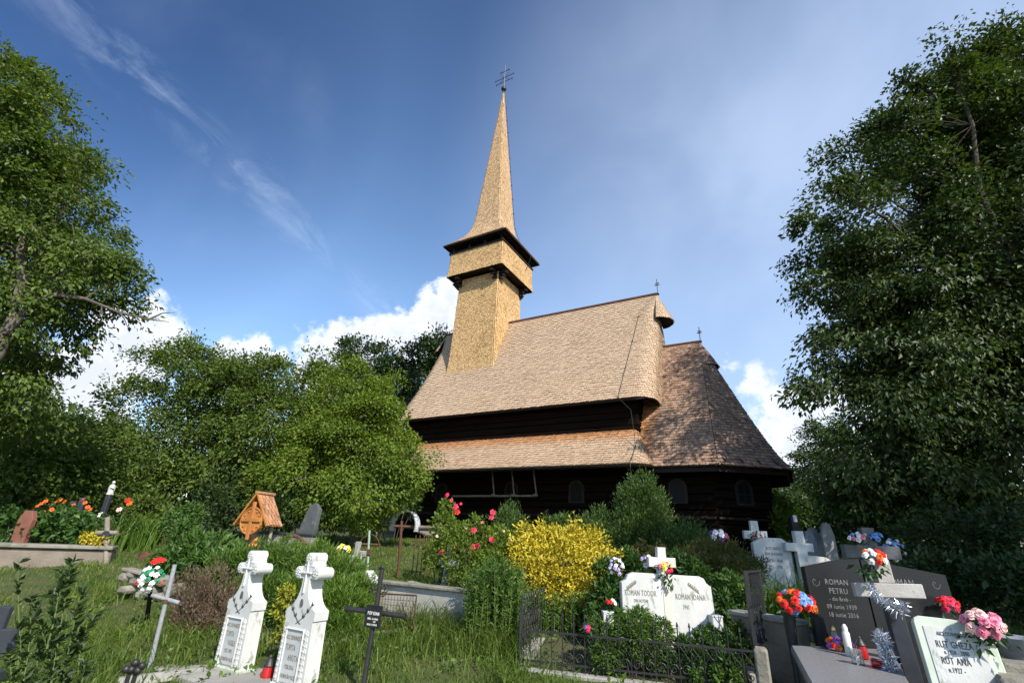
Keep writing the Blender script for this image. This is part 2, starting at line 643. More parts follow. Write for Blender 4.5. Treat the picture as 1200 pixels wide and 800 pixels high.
# ------------------------------------------------------------------ the wooden church
M['roof'] = shingle_mat('roof_shingle', (.375, .265, .178), (.465, .337, .228), (.545, .405, .280), fresh=(.40, .19, .08))
M['towershingle'] = shingle_mat('tower_shingle', (.32, .20, .095), (.59, .395, .195), (.76, .53, .28), fresh=(.62, .375, .155))
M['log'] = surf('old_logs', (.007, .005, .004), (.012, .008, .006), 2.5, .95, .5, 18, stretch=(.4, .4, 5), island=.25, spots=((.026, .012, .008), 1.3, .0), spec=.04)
M['darkwood'] = surf('dark_wood', (.026, .014, .010), (.015, .009, .007), 5, .7, .3, 30)
M['ridgewood'] = surf('ridge_wood', (.13, .055, .032), (.075, .034, .022), 4, .8)
M['underwood'] = surf('under_wood', (.06, .04, .027), (.04, .026, .018), 4, .85)
M['greywood'] = surf('grey_wood', (.30, .26, .22), (.19, .16, .13), 5, .85, .4, 40, stretch=(1, 1, .3))
M['iron'] = surf('black_iron', (.016, .016, .018), (.028, .026, .026), 20, .45, .2, 80, spec=.5)
M['darkglass'] = surf('dark_pane', (.006, .007, .008), (.010, .010, .011), 3, .4, spec=.12)
M['stonebase'] = surf('stone_base', (.22, .21, .19), (.13, .125, .11), 3, .9, .6, 12)

CH = thing('wooden_church', 'tall shingled wooden church with double eaves, slender spire and polygonal apse', 'church', (4.214, 15.794, 1.5), YAW - math.pi / 2)
lerp = lambda a, b, t: a + (b - a) * t


def ring(sec):
    """sides and rounded corners of a section: sec(b) -> x0,x1,y0,y1,r,z"""
    def S(s, b):
        x0, x1, y0, y1, r, z = sec(b); return (lerp(x0 + r, x1 - r, s), y0, z)

    def cor(cx, cy, a0):
        def f(s, b):
            x0, x1, y0, y1, r, z = sec(b)
            ox = x1 - r if cx else x0 + r
            oy = y1 - r if cy else y0 + r
            a = R(a0 + 90 * s)
            return (ox + r * math.cos(a), oy + r * math.sin(a), z)
        return f

    def E_(s, b):
        x0, x1, y0, y1, r, z = sec(b); return (x1, lerp(y0 + r, y1 - r, s), z)

    def N_(s, b):
        x0, x1, y0, y1, r, z = sec(b); return (lerp(x1 - r, x0 + r, s), y1, z)

    def W_(s, b):
        x0, x1, y0, y1, r, z = sec(b); return (x0, lerp(y1 - r, y0 + r, s), z)
    return [S, cor(1, 0, -90), E_, cor(1, 1, 0), N_, cor(0, 1, 90), W_, cor(0, 0, 180)]


def sec_main(b):
    y0 = 1.02 + 2.97 * (.90 * b + .10 * (1 - (1 - b) ** 4))
    half = 4 - y0
    z = 5.11 + b * 5.52
    r = max(.004, min(.72 * (1 - .35 * b), half * .95))
    return (-11.5 - .60 * (1 - b) ** 2, .30 + .10 * (1 - b) ** 5, y0, 8 - y0, r, z)


main_segs = ring(sec_main)
rows = np.linspace(0, 1, 50)
fresh_main = lambda b, P: np.clip((P[:, 0] - -.2) * .5, 0, .35) * (P[:, 1] > 1.2)
roof = shingles('main_roof', main_segs, rows, .11, .032, M['roof'], CH, 3, gap=.003, teeth=False)
shell(MB(), main_segs, 14).build('roof_deck', M['underwood'], roof, fix=False)


def sec_skirt(b):
    r = .42 * (1 - b) + .06
    return (-12.7 + 1.5 * b, .34 - .70 * b, 1.6 * b, 8 - 1.6 * b, r, 2.60 + 1.5 * b ** 1.22)


skirt_segs = ring(sec_skirt)
fresh_sk = lambda b, P: np.full(len(P), np.clip((b - .62) * 4, 0, 1)) * np.where(P[:, 0] > .1, .6, 1)
skirt = shingles('lower_roof', skirt_segs, np.linspace(0, 1, 17), .11, .032, M['roof'], CH, 5, gap=.003, teeth=False, fresh=fresh_sk)
shell(MB(), skirt_segs, 12).build('roof_deck', M['underwood'], skirt, fix=False)
# wide flat soffit that closes the deep eaves
APE = [(-.6, .82), (2.36, .84), (4.37, 2.40), (4.37, 5.60), (2.36, 7.16), (-.6, 7.18)]
APT = [(-.6, 3.99), (1.80, 3.99), (1.82, 3.995), (1.82, 4.005), (1.80, 4.01), (-.6, 4.01)]


def prof_ap(b):
    return float(np.interp(b, (0, .05, .12, .22, .4, .7, 1), (0, .085, .175, .285, .46, .735, 1)))


def apse_seg(i):
    def f(s, b):
        g = prof_ap(b)
        ax = lerp(APE[i][0], APT[i][0], g); ay = lerp(APE[i][1], APT[i][1], g)
        bx = lerp(APE[i + 1][0], APT[i + 1][0], g); by = lerp(APE[i + 1][1], APT[i + 1][1], g)
        return (lerp(ax, bx, s), lerp(ay, by, s), 2.60 + 5.45 * b)
    return f


ap_segs = [apse_seg(i) for i in range(5)]
fresh_ap = lambda b, P: np.clip(.55 - P[:, 0] * 1.3, 0, .8) * (P[:, 2] > 3.0)
M['apseroof'] = shingle_mat('apse_shingle', (.14, .085, .058), (.30, .195, .135), (.47, .32, .23), fresh=(.44, .20, .07))
aproof = shingles('apse_roof', ap_segs, np.linspace(0, 1, 50), .11, .032, M['apseroof'], CH, 8, gap=.003, teeth=False, fresh=fresh_ap)
shell(MB(), ap_segs, 60).build('roof_deck', M['underwood'], aproof, fix=False)


# half-round shingled hoods at the ridge ends
def hood(cx, z_top, z_rim, rx, ry, a0, a1, seed, mat):
    def f(s, b):
        a = R(lerp(a0, a1, s)); k = (1 - b) ** .92
        return (cx + rx * k * math.cos(a), 4 + ry * k * math.sin(a), lerp(z_rim, z_top, b))
    o = shingles('ridge_hood', [f], np.linspace(0, 1, 15), .09, .02, M[mat], CH, seed)
    mb = MB()
    shell(mb, [f], 6, 16, .03)
    rim = [f(s, 0.05) for s in np.linspace(0, 1, 17)]
    mb.add([(cx, 4, z_rim + .12)] + rim, [(0, i + 1, i + 2) for i in range(16)])
    mb.build('hood_lining', M['darkwood'], o, fix=False)
    return o


hood(.20, 10.64, 9.22, .68, .69, -84, 84, 11, 'roof')
hood(1.80, 8.07, 6.90, .66, .60, -98, 98, 12, 'apseroof')
hood(-11.4, 10.64, 9.5, .60, .64, 96, 264, 13, 'roof')

# ridge boards
mb = MB()
mb.box((-3.6, 3.99, 10.68), (7.75, .10, .10), bev=.01)
mb.box((-3.6, 4.08, 10.71), (7.75, .03, .14), bev=.005)
mb.box((-10.9, 3.99, 10.68), (1.3, .10, .10), bev=.01)
mb.build('ridge_board', M['ridgewood'], CH)
mb = MB(); mb.box((1.06, 3.99, 8.09), (1.62, .09, .09), bev=.01); mb.build('ridge_board', M['ridgewood'], CH)

# ------------------------------------------------------------------ tower
TX, TY = -8.75, 4.0


def square(hf, zf, rr=.05):
    def sec(b):
        h = hf(b); return (TX - h, TX + h, TY - h, TY + h, min(rr, h * .5), zf(b))
    return ring(sec)


sh_segs = square(lambda b: 1.385 - .155 * b + .07 * (1 - b) ** 12, lambda b: 7.6 + 5.6 * b)
tower = shingles('tower', sh_segs, np.linspace(0, 1, 56), .08, .024, M['towershingle'], CH, 21, fresh=lambda b, P: np.full(len(P), .35 if b > .12 else .1))
shell(MB(), sh_segs, 40, 2, .05).build('tower_frame', M['darkwood'], tower, fix=False)
px_segs = square(lambda b: 1.70 + .07 * (1 - b) ** 3, lambda b: 13.25 + 1.45 * b)
para = shingles('bell_parapet', px_segs, np.linspace(0, 1, 15), .075, .02, M['towershingle'], CH, 22, fresh=lambda b, P: np.full(len(P), .25))
mb = MB(); shell(mb, px_segs, 8, 2, .04)
mb.box((TX, TY, 13.36), (3.3, 3.3, .06))
mb.build('parapet_frame', M['darkwood'], para, fix=False)
mb = MB()
for sx, sy, lx, ly in ((0, -1, 3.52, .09), (0, 1, 3.52, .09), (1, 0, .09, 3.34), (-1, 0, .09, 3.34)):
    mb.box((TX + sx * 1.72, TY + sy * 1.72, 14.74), (lx, ly, .09), bev=.01)
mb.build('parapet_rail', M['darkwood'], para)
# carved brackets under the four corners
for sx in (-1, 1):
    for sy in (-1, 1):
        mb = MB()
        for k, (ln, z) in enumerate(((.30, 12.82), (.44, 12.98), (.58, 13.14))):
            mb.box((TX + sx * (1.20 + ln / 2 - .1), TY + sy * 1.10, z), (ln, .17, .13), bev=.03)
            mb.box((TX + sx * 1.10, TY + sy * (1.20 + ln / 2 - .1), z), (.17, ln, .13), bev=.03)
            mb.tube([(TX + sx * (1.10 + ln), TY + sy * 1.0, z - .05), (TX + sx * (1.10 + ln), TY + sy * 1.2, z - .05)], .06, 8)
            mb.tube([(TX + sx * 1.0, TY + sy * (1.10 + ln), z - .05), (TX + sx * 1.2, TY + sy * (1.10 + ln), z - .05)], .06, 8)
        mb.build('carved_bracket', M['darkwood'], CH)
# open bell storey: posts, arches between them, dark core
mb = MB()
for sx in (-1, -.33, .33, 1):
    for sy in (-1, -.33, .33, 1):
        if max(abs(sx), abs(sy)) == 1:
            mb.box((TX + sx * 1.55, TY + sy * 1.55, 14.95), (.13, .13, .6))
mb.box((TX, TY, 15.19), (3.7, 3.7, .08))
mb.box((TX, TY, 14.70), (3.2, 3.2, .05))
mb.build('bell_gallery', M['darkwood'], CH)
mb = MB(); mb.lathe([(.05, 15.1), (.10, 15.05), (.16, 14.95), (.22, 14.8), (.30, 14.72)], 14, Matrix.Translation((TX, TY, 0))); mb.build('bell', M['iron'], CH, True)
ZS = (15.20, 15.42, 15.70, 16.05, 16.45, 16.95, 17.6, 19.5, 24.0, 27.4, 28.05)
HS = (2.04, 1.80, 1.52, 1.26, 1.06, .92, .84, .70, .36, .105, .05)
sp_segs = square(lambda b: float(np.interp(15.2 + 12.85 * b, ZS, HS)), lambda b: 15.2 + 12.85 * b, .10)
brow = np.concatenate([np.linspace(0, .13, 16)[:-1], np.linspace(.13, 1, 84)])
M['spireshingle'] = shingle_mat('spire_shingle', (.31, .21, .12), (.56, .39, .235), (.72, .52, .325), fresh=(.52, .30, .12))
spire = shingles('spire', sp_segs, brow, .075, .018, M['spireshingle'], CH, 23, fresh=lambda b, P: np.full(len(P), np.clip(b * 1.2, 0, .35)))
mb = MB(); shell(mb, sp_segs, 90, 2, .04); mb.build('spire_frame', M['underwood'], spire, fix=False)
mb = MB()
for sx, sy in ((-1, -1), (1, -1), (1, 1), (-1, 1)):
    pass
for s0, s1 in (((-1, -1), (1, -1)), ((1, -1), (1, 1)), ((1, 1), (-1, 1)), ((-1, 1), (-1, -1))):
    a = Vector((TX + s0[0] * 1.99, TY + s0[1] * 1.99, 15.15)); b = Vector((TX + s1[0] * 1.99, TY + s1[1] * 1.99, 15.15))
    mb.box((a + b) / 2, ((abs(b.x - a.x) + .06) or .06, (abs(b.y - a.y) + .06) or .06, .07))
mb.build('eave_board', M['darkwood'], spire)
# finial: ball and a many-armed wrought cross
mb = MB()
mb.lathe([(.05, 27.95), (.07, 28.2), (.04, 28.28)], 10, Matrix.Translation((TX, TY, 0)))
mb.ball((TX, TY, 28.46), .19, 12)
mb.tube([(TX, TY, 28.2), (TX, TY, 30.75)], [.035, .022], 6)
for z, l in ((29.15, .62), (29.55, .72), (30.15, .34)):
    mb.tube([(TX - l, TY, z), (TX + l, TY, z)], .022, 6)
    for q_ in (-l, l):
        mb.ball((TX + q_, TY, z), .045, 6)
        mb.tube([(TX + q_, TY, z - .12), (TX + q_, TY, z + .12)], .016, 5)
for a in (45, 135, 225, 315):
    c_, s_ = math.cos(R(a)), math.sin(R(a))
    mb.tube([(TX + c_ * .08, TY, 29.55 + s_ * .08), (TX + c_ * .5, TY, 29.55 + s_ * .5)], .014, 5)
mb.build('finial_cross', M['iron'], CH)


def small_cross(x, z0, h):
    mb = MB()
    mb.ball((x, 4, z0), .07, 8)
    mb.tube([(x, 4, z0), (x, 4, z0 + h)], .018, 6)
    for zz, l in ((.62, .16), (.74, .10)):
        mb.tube([(x - l * h, 4, z0 + zz * h), (x + l * h, 4, z0 + zz * h)], .016, 6)
    for a in (45, 135, 225, 315):
        mb.tube([(x, 4, z0 + .62 * h), (x + .13 * h * math.cos(R(a)), 4, z0 + .62 * h + .13 * h * math.sin(R(a)))], .010, 4)
    mb.build('ridge_cross', M['iron'], CH)


small_cross(.30, 10.66, .78); small_cross(1.86, 8.08, .66); small_cross(-11.55, 10.66, .8)

# ------------------------------------------------------------------ log walls


def log_wall(pts, z0, z1, h=.27, t=.20, ext=.0):
    mb = MB()
    rng = random.Random(int(z1 * 100 + len(pts)))
    for a, b in zip(pts[:-1], pts[1:]):
        a = Vector((*a, 0)); b = Vector((*b, 0)); d = b - a
        rot = Matrix.Rotation(math.atan2(d.y, d.x), 3, 'Z')
        z = z0
        while z < z1 - .02:
            hh = min(h * rng.uniform(.85, 1.15), z1 - z)
            o_ = rng.uniform(-.012, .012)
            m_ = (a + b) / 2 + rot @ Vector((0, o_, 0))
            mb.box((m_.x, m_.y, z + hh / 2), (d.length + ext + .1, t, hh - .018), rot, bev=.03)
            z += hh
    return mb


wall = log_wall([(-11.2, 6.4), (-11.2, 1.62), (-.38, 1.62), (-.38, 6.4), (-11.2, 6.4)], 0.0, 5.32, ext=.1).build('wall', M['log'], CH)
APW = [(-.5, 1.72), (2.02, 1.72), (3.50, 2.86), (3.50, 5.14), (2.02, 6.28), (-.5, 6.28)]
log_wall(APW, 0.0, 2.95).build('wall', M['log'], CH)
mb = log_wall([(-11.2, 6.4), (-11.2, 1.62), (-.38, 1.62)], -.5, .0, .5, .34)
for a, b in zip(APW[:-1], APW[1:]):
    mb2 = log_wall([a, b], -.5, 0.0, .5, .34); mb.add(mb2.v, mb2.f)
mb.build('stone_footing', M['stonebase'], CH)
# twisted rope moulding round the wall
mb = MB()
ropez = 1.05
for a, b in zip(APW[:-1], APW[1:]):
    d = Vector((*b, 0)) - Vector((*a, 0)); nn = Vector((d.y, -d.x, 0)).normalized() * .12
    mb.tube([Vector((*a, ropez)) + nn, Vector((*b, ropez)) + nn], .05, 8)
mb.tube([(-11.1, 1.49, ropez), (-.4, 1.49, ropez)], .05, 8)
mb.build('rope_moulding', M['darkwood'], CH)
# rafters and plates under both eaves
for x in np.arange(-11.6, .1, .62):
    MB().tube([(x, .14, 2.60), (x, 1.58, 3.72)], .05, 6).build('rafter', M['darkwood'], CH)
    MB().tube([(x, 1.12, 5.12), (x, 1.75, 5.55)], .05, 6).build('rafter', M['darkwood'], CH)
for i in range(1, 4):
    a, b = Vector((*APE[i], 2.62)), Vector((*APE[i + 1], 2.62))
    a2, b2 = Vector((*APW[i], 3.5)), Vector((*APW[i + 1], 3.5))
    for t in (.1, .35, .6, .85):
        p_ = a.lerp(b, t); q_ = a2.lerp(b2, t)
        MB().tube([p_.lerp(q_, .1), q_], .05, 6).build('rafter', M['darkwood'], CH)
mb = MB()
ein = [(x * .955 + .02, lerp(4, y, .955)) for x, y in APE[1:5]]
fas = [Vector((*p, 2.50)) for p in ein]
fas = [Vector((-.3, .98, 2.50))] + fas
for a, b in zip(fas[:-1], fas[1:]):
    d = b - a
    mb.box((a + b) / 2, (d.length, .05, .17), Matrix.Rotation(math.atan2(d.y, d.x), 3, 'Z'))
mb.build('eave_board', M['darkwood'], aproof)
mb = MB(); mb.box((-6.1, .13, 2.55), (12.2, .05, .10)); mb.build('eave_board', M['darkwood'], skirt)
mb = MB(); mb.box((-5.6, 1.10, 5.08), (11.4, .05, .09)); mb.build('eave_board', M['darkwood'], roof)


# arched windows
def window(x, y, z, rz, wd=.46, ht=.72):
    mtx = Matrix.Translation((x, y, z)) @ Matrix.Rotation(rz, 4, 'Z')
    def arch(w_, h_):
        pts = [(-w_ / 2, 0), (w_ / 2, 0)]
        for k in range(9):
            a = math.pi * k / 8
            pts.append((w_ / 2 * math.cos(a), h_ - w_ / 2 + w_ / 2 * math.sin(a)))
        return pts
    o = MB().prism(arch(wd + .16, ht + .1), -.06, 0, mtx).build('window', M['windowframe'], CH)
    MB().prism([(a, b + .06) for a, b in arch(wd - .04, ht - .06)], -.066, -.062, mtx).build('pane', M['darkglass'], o)
    mb = MB()
    mb.box((0, -.075, .06 + ht * .45), (.025, .015, ht * .85)); mb.box((0, -.075, .06 + ht * .4), (wd - .06, .015, .025))
    mb2 = MB(); mb2.add(mb.v, mb.f, mtx); mb2.build('glazing_bar', M['windowframe'], o)


M['windowframe'] = surf('window_frame_wood', (.030, .020, .014), (.020, .014, .010), 6, .8)
window(-2.70, 1.52, 1.48, 0); window(-5.45, 1.52, 1.48, 0); window(-8.9, 1.52, 1.48, 0)
window(.9, 1.62, 1.48, 0); window(2.84, 2.28, 1.48, math.atan2(1.14, 1.48))
# the pale beam hung below the eaves on three struts
M['palebeam'] = surf('pale_beam', (.26, .22, .18), (.17, .14, .11), 6, .85)
mb = MB()
mb.box((-6.03, 1.05, 1.70), (3.9, .09, .07), bev=.01)
mb.build('hanging_beam', M['palebeam'], CH)
for x in (-6.05, -5.15, -4.2):
    MB().tube([(x + .08, 1.04, 1.73), (x - .10, 1.0, 2.95)], .03, 6).build('beam_strut', M['palebeam'], CH)
    mb = MB(); mb.box((x + .08, .98, 1.72), (.16, .10, .09), bev=.015); mb.build('beam_shoe', M['palebeam'], CH)
# lightning cable down the roof corner
mb = MB()
cab = [(.22, 3.95, 10.6)]
for b in np.linspace(.95, 0.0, 12):
    x0, x1, y0, y1, r, z = sec_main(b); cab.append((x1 - r - .15 - .35 * (1 - b), y0 - .05, z + .03))
cab += [(-.35, .9, 4.6), (-.30, .95, 3.9)]
for b in np.linspace(.5, 0, 5):
    x0, x1, y0, y1, r, z = sec_skirt(b); cab.append((-.22, y0 - .03, z + .05))
cab += [(-.2, -.05, 2.5), (-.2, -.02, .2)]
mb.tube(cab, .010, 5)
for i in (3, 6, 9, 12, 15, 18):
    mb.ball(cab[min(i, len(cab) - 1)], .032, 6)
mb.build('lightning_cable', M['iron'], CH)
mb = MB()
pts = []
for b in np.linspace(.98, .08, 12):
    z = 15.2 + 12.85 * b; h_ = float(np.interp(z, ZS, HS)); pts.append((TX + h_ + .05, TY + h_ * .92, z))
mb.tube(pts, .012, 4)
for p_ in pts[1:]:
    mb.ball(p_, .045, 6)
pts = [(TX + 2.0, TY + .9, 15.2), (TX + 1.98, TY + .9, 14.9), (TX + 1.78, TY + .8, 14.2)]
mb.tube(pts, .012, 4)
mb.build('lightning_cable', M['iron'], CH)
# ------------------------------------------------------------------ foliage helpers
def unit(v):
    return v / np.maximum(np.linalg.norm(v, axis=-1, keepdims=True), 1e-9)


def leaf_cards(P, size, rng, T=None, up=.6, aspect=.5, fold=.25, spread=.9, var=.35, NN=None):
    """one folded four-cornered leaf per point; T is the direction the leaf points along"""
    n = len(P)
    L = (size * (1 + (rng.random(n) - .5) * 2 * var))[:, None]
    if T is None:
        T = np.zeros((n, 3)); T[:, 2] = -.15
    t = unit(T + rng.normal(size=(n, 3)) * spread)
    nn = rng.normal(size=(n, 3)) * (.6 if NN is None else .38); nn[:, 2] += up
    if NN is not None:
        nn += NN
    nn = unit(nn - t * (nn * t).sum(1, keepdims=True))
    s = np.cross(t, nn)
    W = L * aspect * .5
    a = P
    b = P + t * L * .45 + s * W + nn * L * fold * .3
    c = P + t * L - nn * L * .10
    d = P + t * L * .45 - s * W + nn * L * fold * .3
    V = np.stack([a, b, c, d], 1).reshape(-1, 3)
    F = np.arange(n * 4).reshape(-1, 4)
    return V, F


def in_lobes(lobes, n, rng, shell_=.55, noise=.5, nfreq=None):
    """points in a union of ellipsoids, denser towards the skin, with hollows"""
    lobes = np.asarray(lobes, float)
    vol = np.prod(lobes[:, 3:6], 1) ** .75
    idx = rng.choice(len(lobes), n * 3, p=vol / vol.sum())
    d = unit(rng.normal(size=(n * 3, 3)))
    r = rng.random(n * 3) ** (1 / (3 + 4 * shell_))
    bump = 1 + .22 * np.sin(d[:, 0] * 5 + idx) * np.sin(d[:, 1] * 4.3 + idx * 2) + .15 * np.sin(d[:, 2] * 9 + d[:, 0] * 7)
    P = lobes[idx, :3] + d * (r * bump)[:, None] * lobes[idx, 3:6]
    k = nfreq or 2.2 / np.median(lobes[:, 3])
    f = np.sin(P[:, 0] * k * 2.1 + 1.3) * np.sin(P[:, 1] * k * 1.9 + .4) * np.sin(P[:, 2] * k * 2.3 + 2.) + .5 * np.sin(P[:, 0] * k * 4.7 + P[:, 2] * k * 3.9) * np.sin(P[:, 1] * k * 5.1)
    keep = f > -noise * .6 + (rng.random(n * 3) - .5) * .4 - .15
    P = P[keep]
    return P[:n], idx[keep][:n]


def fps(P, k, rng):
    """k points spread evenly through P"""
    c = [int(rng.integers(len(P)))]
    d = np.linalg.norm(P - P[c[0]], axis=1)
    for _ in range(k - 1):
        i = int(np.argmax(d)); c.append(i)
        d = np.minimum(d, np.linalg.norm(P - P[i], axis=1))
    return c


def tree(name, label, base, lobes, trunk_r, n_tips, per_tip, leaf, clump, mats, seed, group=None, fork=.45, limbs=9, lean=(0, 0), up=.6, aspect=.55, twig=.012, shell_=.55, cat='tree', droop=.25, noise=.5, extra=None, flat=.7):
    rng = np.random.default_rng(seed)
    base = np.asarray(base, float)
    root = thing(name, label, cat, base, group=group)
    lob = np.asarray(lobes, float).copy(); lob[:, :3] -= base
    tips, _ = in_lobes(lob, n_tips, rng, shell_, noise)
    cen = np.average(lob[:, :3], axis=0, weights=lob[:, 3] ** 2)
    top = cen + np.array([lean[0], lean[1], 0])
    mb = MB()
    # trunk: base to a point inside the crown
    tr = [np.zeros(3) + np.array([0, 0, -.15])]
    for t in (.12, .3, .5, .75, 1.0):
        p = top * np.array([t ** 1.4, t ** 1.4, t]) + np.array([math.sin(seed + t * 5), math.cos(seed * 2 + t * 4), 0]) * trunk_r * .5 * t
        tr.append(p)
    tr = np.array(tr)
    rad = np.array([1.35, 1.0, .88, .74, .55, .30]) * trunk_r
    mb.tube(tr, list(rad), 12)
    segs = []          # points on wood to hang twigs on
    ids = fps(tips, limbs, rng)
    for i in ids:
        end = tips[i]
        t = fork + (1 - fork) * rng.random() * .8
        j = t * 5; a = int(min(4, j)); s0 = tr[a] + (tr[a + 1] - tr[a]) * (j - a)
        mid = s0 + (end - s0) * .45 + np.array([0, 0, .12 * np.linalg.norm(end - s0)]) + rng.normal(size=3) * .06 * np.linalg.norm(end - s0)
        pts = [s0 * (1 - u) ** 2 + 2 * mid * u * (1 - u) + end * u * u for u in np.linspace(0, 1, 8)]
        pts = [p + rng.normal(size=3) * .012 * np.linalg.norm(end - s0) * (0 < k < 7) for k, p in enumerate(pts)]
        r0 = trunk_r * (.48 - .2 * t)
        mb.tube(pts, [max(twig, r0 * (1 - .9 * u)) for u in np.linspace(0, 1, 8)], 7)
        segs += pts[2:]
    S = np.array(segs)
    P_all = []; T_all = []; N_all = []
    for p in tips:
        d = np.linalg.norm(S - p, axis=1)
        s0 = S[int(np.argmin(d + rng.random(len(S)) * .2 * d.mean()))]
        v = p - s0; ln = np.linalg.norm(v)
        q = s0 + v * .55 + np.array([0, 0, .10 * ln])
        if ln > .05:
            mb.tube([s0, q, p], [twig, twig * .7, twig * .35], 4, False)
        out = unit((p - cen)[None])[0]
        # a pad of foliage at the twig's end: leaves lie on a ragged dome, thinner below
        k = int(per_tip * (.5 + rng.random()))
        sz = clump * (.55 + .75 * rng.random())
        dr = unit(rng.normal(size=(k, 3)) + np.array([0, 0, .35]) + out * .3)
        rag = 1 + .30 * np.sin(dr[:, 0] * 6 + p[0] * 9) * np.sin(dr[:, 1] * 5 + p[1] * 7) + .18 * np.sin(dr[:, 0] * 13 + dr[:, 2] * 11)
        c = dr * (rng.random(k)[:, None] ** .42) * rag[:, None] * sz * np.array([1.05, 1.05, flat])
        c += out * sz * .15
        c[:, 2] -= droop * .25 * (c[:, 0] ** 2 + c[:, 1] ** 2) / sz
        P_all.append(p + c)
        T_all.append(unit(c + out * sz * .5) - np.array([0, 0, droop]))
        N_all.append(dr * .75 + out * .3)
    P = np.concatenate(P_all); T = np.concatenate(T_all)
    V, F = leaf_cards(P, leaf, rng, T, up * .55, aspect, spread=.6, NN=np.concatenate(N_all))
    mb.build('trunk', mats[1], root, smooth=True, fix=False)
    link_np('crown', V, F, mats[0], root)
    if extra:
        extra(root, rng)
    return root


def pxl(lst, Yref=None):
    """lobes given by where they stand in the scene: picture column, row, radius px, metres in front (+ depth factor)"""
    out = []
    for l in lst:
        px, py, r, Y = l[:4]
        P = at(px, py, Y)
        m = r * depth(P) / F_PX
        k = l[4] if len(l) > 4 else 1.0
        out.append((*P, m * k, m, m * (l[5] if len(l) > 5 else 1.0)))
    return out


def bush(name, label, base, lobes, n, leaf, mat, seed, group=None, up=.5, aspect=.55, spread=.9, stems=8, stem_mat=None, shell_=.8, outward=.8, cat='shrub', rise=.2, noise=.35, clump=.0, kind=None, var=.35):
    rng = np.random.default_rng(seed)
    base = np.asarray(base, float)
    root = thing(name, label, cat, base, group=group)
    lob = np.asarray(lobes, float).copy(); lob[:, :3] -= base
    if clump:
        Q, idx = in_lobes(lob, max(8, n // 14), rng, shell_, noise)
        P = np.repeat(Q, 14, 0) + rng.normal(size=(len(Q) * 14, 3)) * clump
        idx = np.repeat(idx, 14)
    else:
        P, idx = in_lobes(lob, n, rng, shell_, noise)
    g = zg(P[:, 0] + base[0], P[:, 1] + base[1]) - base[2]
    keep = P[:, 2] > g + .01
    P = P[keep]; idx = idx[keep]
    T = unit(P - lob[idx, :3]) * outward + np.array([0, 0, rise])
    V, F = leaf_cards(P, leaf, rng, T, up, aspect, spread=spread, var=var)
    link_np('foliage', V, F, mat, root)
    if stems:
        mb = MB()
        for i in rng.choice(len(P), min(stems, len(P)), replace=False):
            p = P[i]; c = lob[idx[i]]
            b = np.array([c[0] * .6 + p[0] * .2, c[1] * .6 + p[1] * .2, 0.0])
            b[2] = float(zg(b[0] + base[0], b[1] + base[1])) - base[2] - .05
            m = (b + p) / 2 + np.array([(c[0] - b[0]) * .1, 0, .1 * (p[2] - b[2])])
            mb.tube([b, m, p], [.014, .010, .004], 5, False)
        mb.build('stems', stem_mat or M['bark'], root, fix=False)
    return root


M['bark'] = surf('bark', (.10, .080, .060), (.055, .043, .033), 8, .9, .8, 25, stretch=(1, 1, .25))
M['greybark'] = surf('grey_bark', (.16, .135, .11), (.07, .055, .045), 7, .9, .8, 22, stretch=(1, 1, .3), spots=((.21, .20, .17), 3, .02))
M['stem'] = surf('green_stem', (.10, .14, .035), (.06, .09, .025), 8, .7)
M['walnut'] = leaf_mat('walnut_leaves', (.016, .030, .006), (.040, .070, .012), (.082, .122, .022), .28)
M['leaf_left'] = leaf_mat('ash_leaves', (.028, .052, .008), (.076, .122, .017), (.150, .205, .030), .36)
M['plum'] = leaf_mat('plum_leaves', (.036, .066, .011), (.086, .138, .021), (.155, .215, .036), .34)
M['plumlight'] = leaf_mat('bright_plum_leaves', (.060, .105, .013), (.130, .195, .021), (.210, .275, .038), .38)
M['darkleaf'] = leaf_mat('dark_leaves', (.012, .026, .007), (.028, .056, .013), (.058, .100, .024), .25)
M['backleaf'] = leaf_mat('back_leaves', (.020, .044, .012), (.046, .088, .022), (.085, .140, .036), .28)

# ------------------------------------------------------------------ trees
# big walnut on the right
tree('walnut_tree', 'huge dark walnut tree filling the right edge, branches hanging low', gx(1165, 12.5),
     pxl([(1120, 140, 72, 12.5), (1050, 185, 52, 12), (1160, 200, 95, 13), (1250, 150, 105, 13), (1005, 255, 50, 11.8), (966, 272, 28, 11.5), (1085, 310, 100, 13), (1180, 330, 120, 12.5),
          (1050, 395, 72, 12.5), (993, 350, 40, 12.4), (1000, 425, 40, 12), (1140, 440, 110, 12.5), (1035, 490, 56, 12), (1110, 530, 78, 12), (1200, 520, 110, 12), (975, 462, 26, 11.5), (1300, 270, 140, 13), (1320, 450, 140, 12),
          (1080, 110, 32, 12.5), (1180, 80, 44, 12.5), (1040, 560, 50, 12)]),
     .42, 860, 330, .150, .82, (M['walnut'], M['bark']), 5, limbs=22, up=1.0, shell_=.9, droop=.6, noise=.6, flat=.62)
# its neighbour outside the view on the right, whose shade dapples the graves at the back
tree('walnut_tree', 'second walnut standing right of the camera, shading the back graves', (11.2, 1.4, float(zg(11.2, 1.4))),
     [(11.2, 1.4, 10.0, 2.6, 2.6, 1.8), (9.6, 2.6, 9.2, 1.8, 1.8, 1.3), (12.6, 3.0, 9.6, 2.2, 2.2, 1.6), (11.6, -.6, 10.8, 2.0, 2.0, 1.5), (10.4, 4.2, 9.4, 1.6, 1.6, 1.2), (13.6, .6, 10.4, 2.2, 2.2, 1.6), (8.6, 1.0, 10.2, 1.2, 1.2, .9)],
     .36, 150, 200, .15, .8, (M['walnut'], M['bark']), 6, limbs=12, up=1.1, shell_=.5, noise=.3)
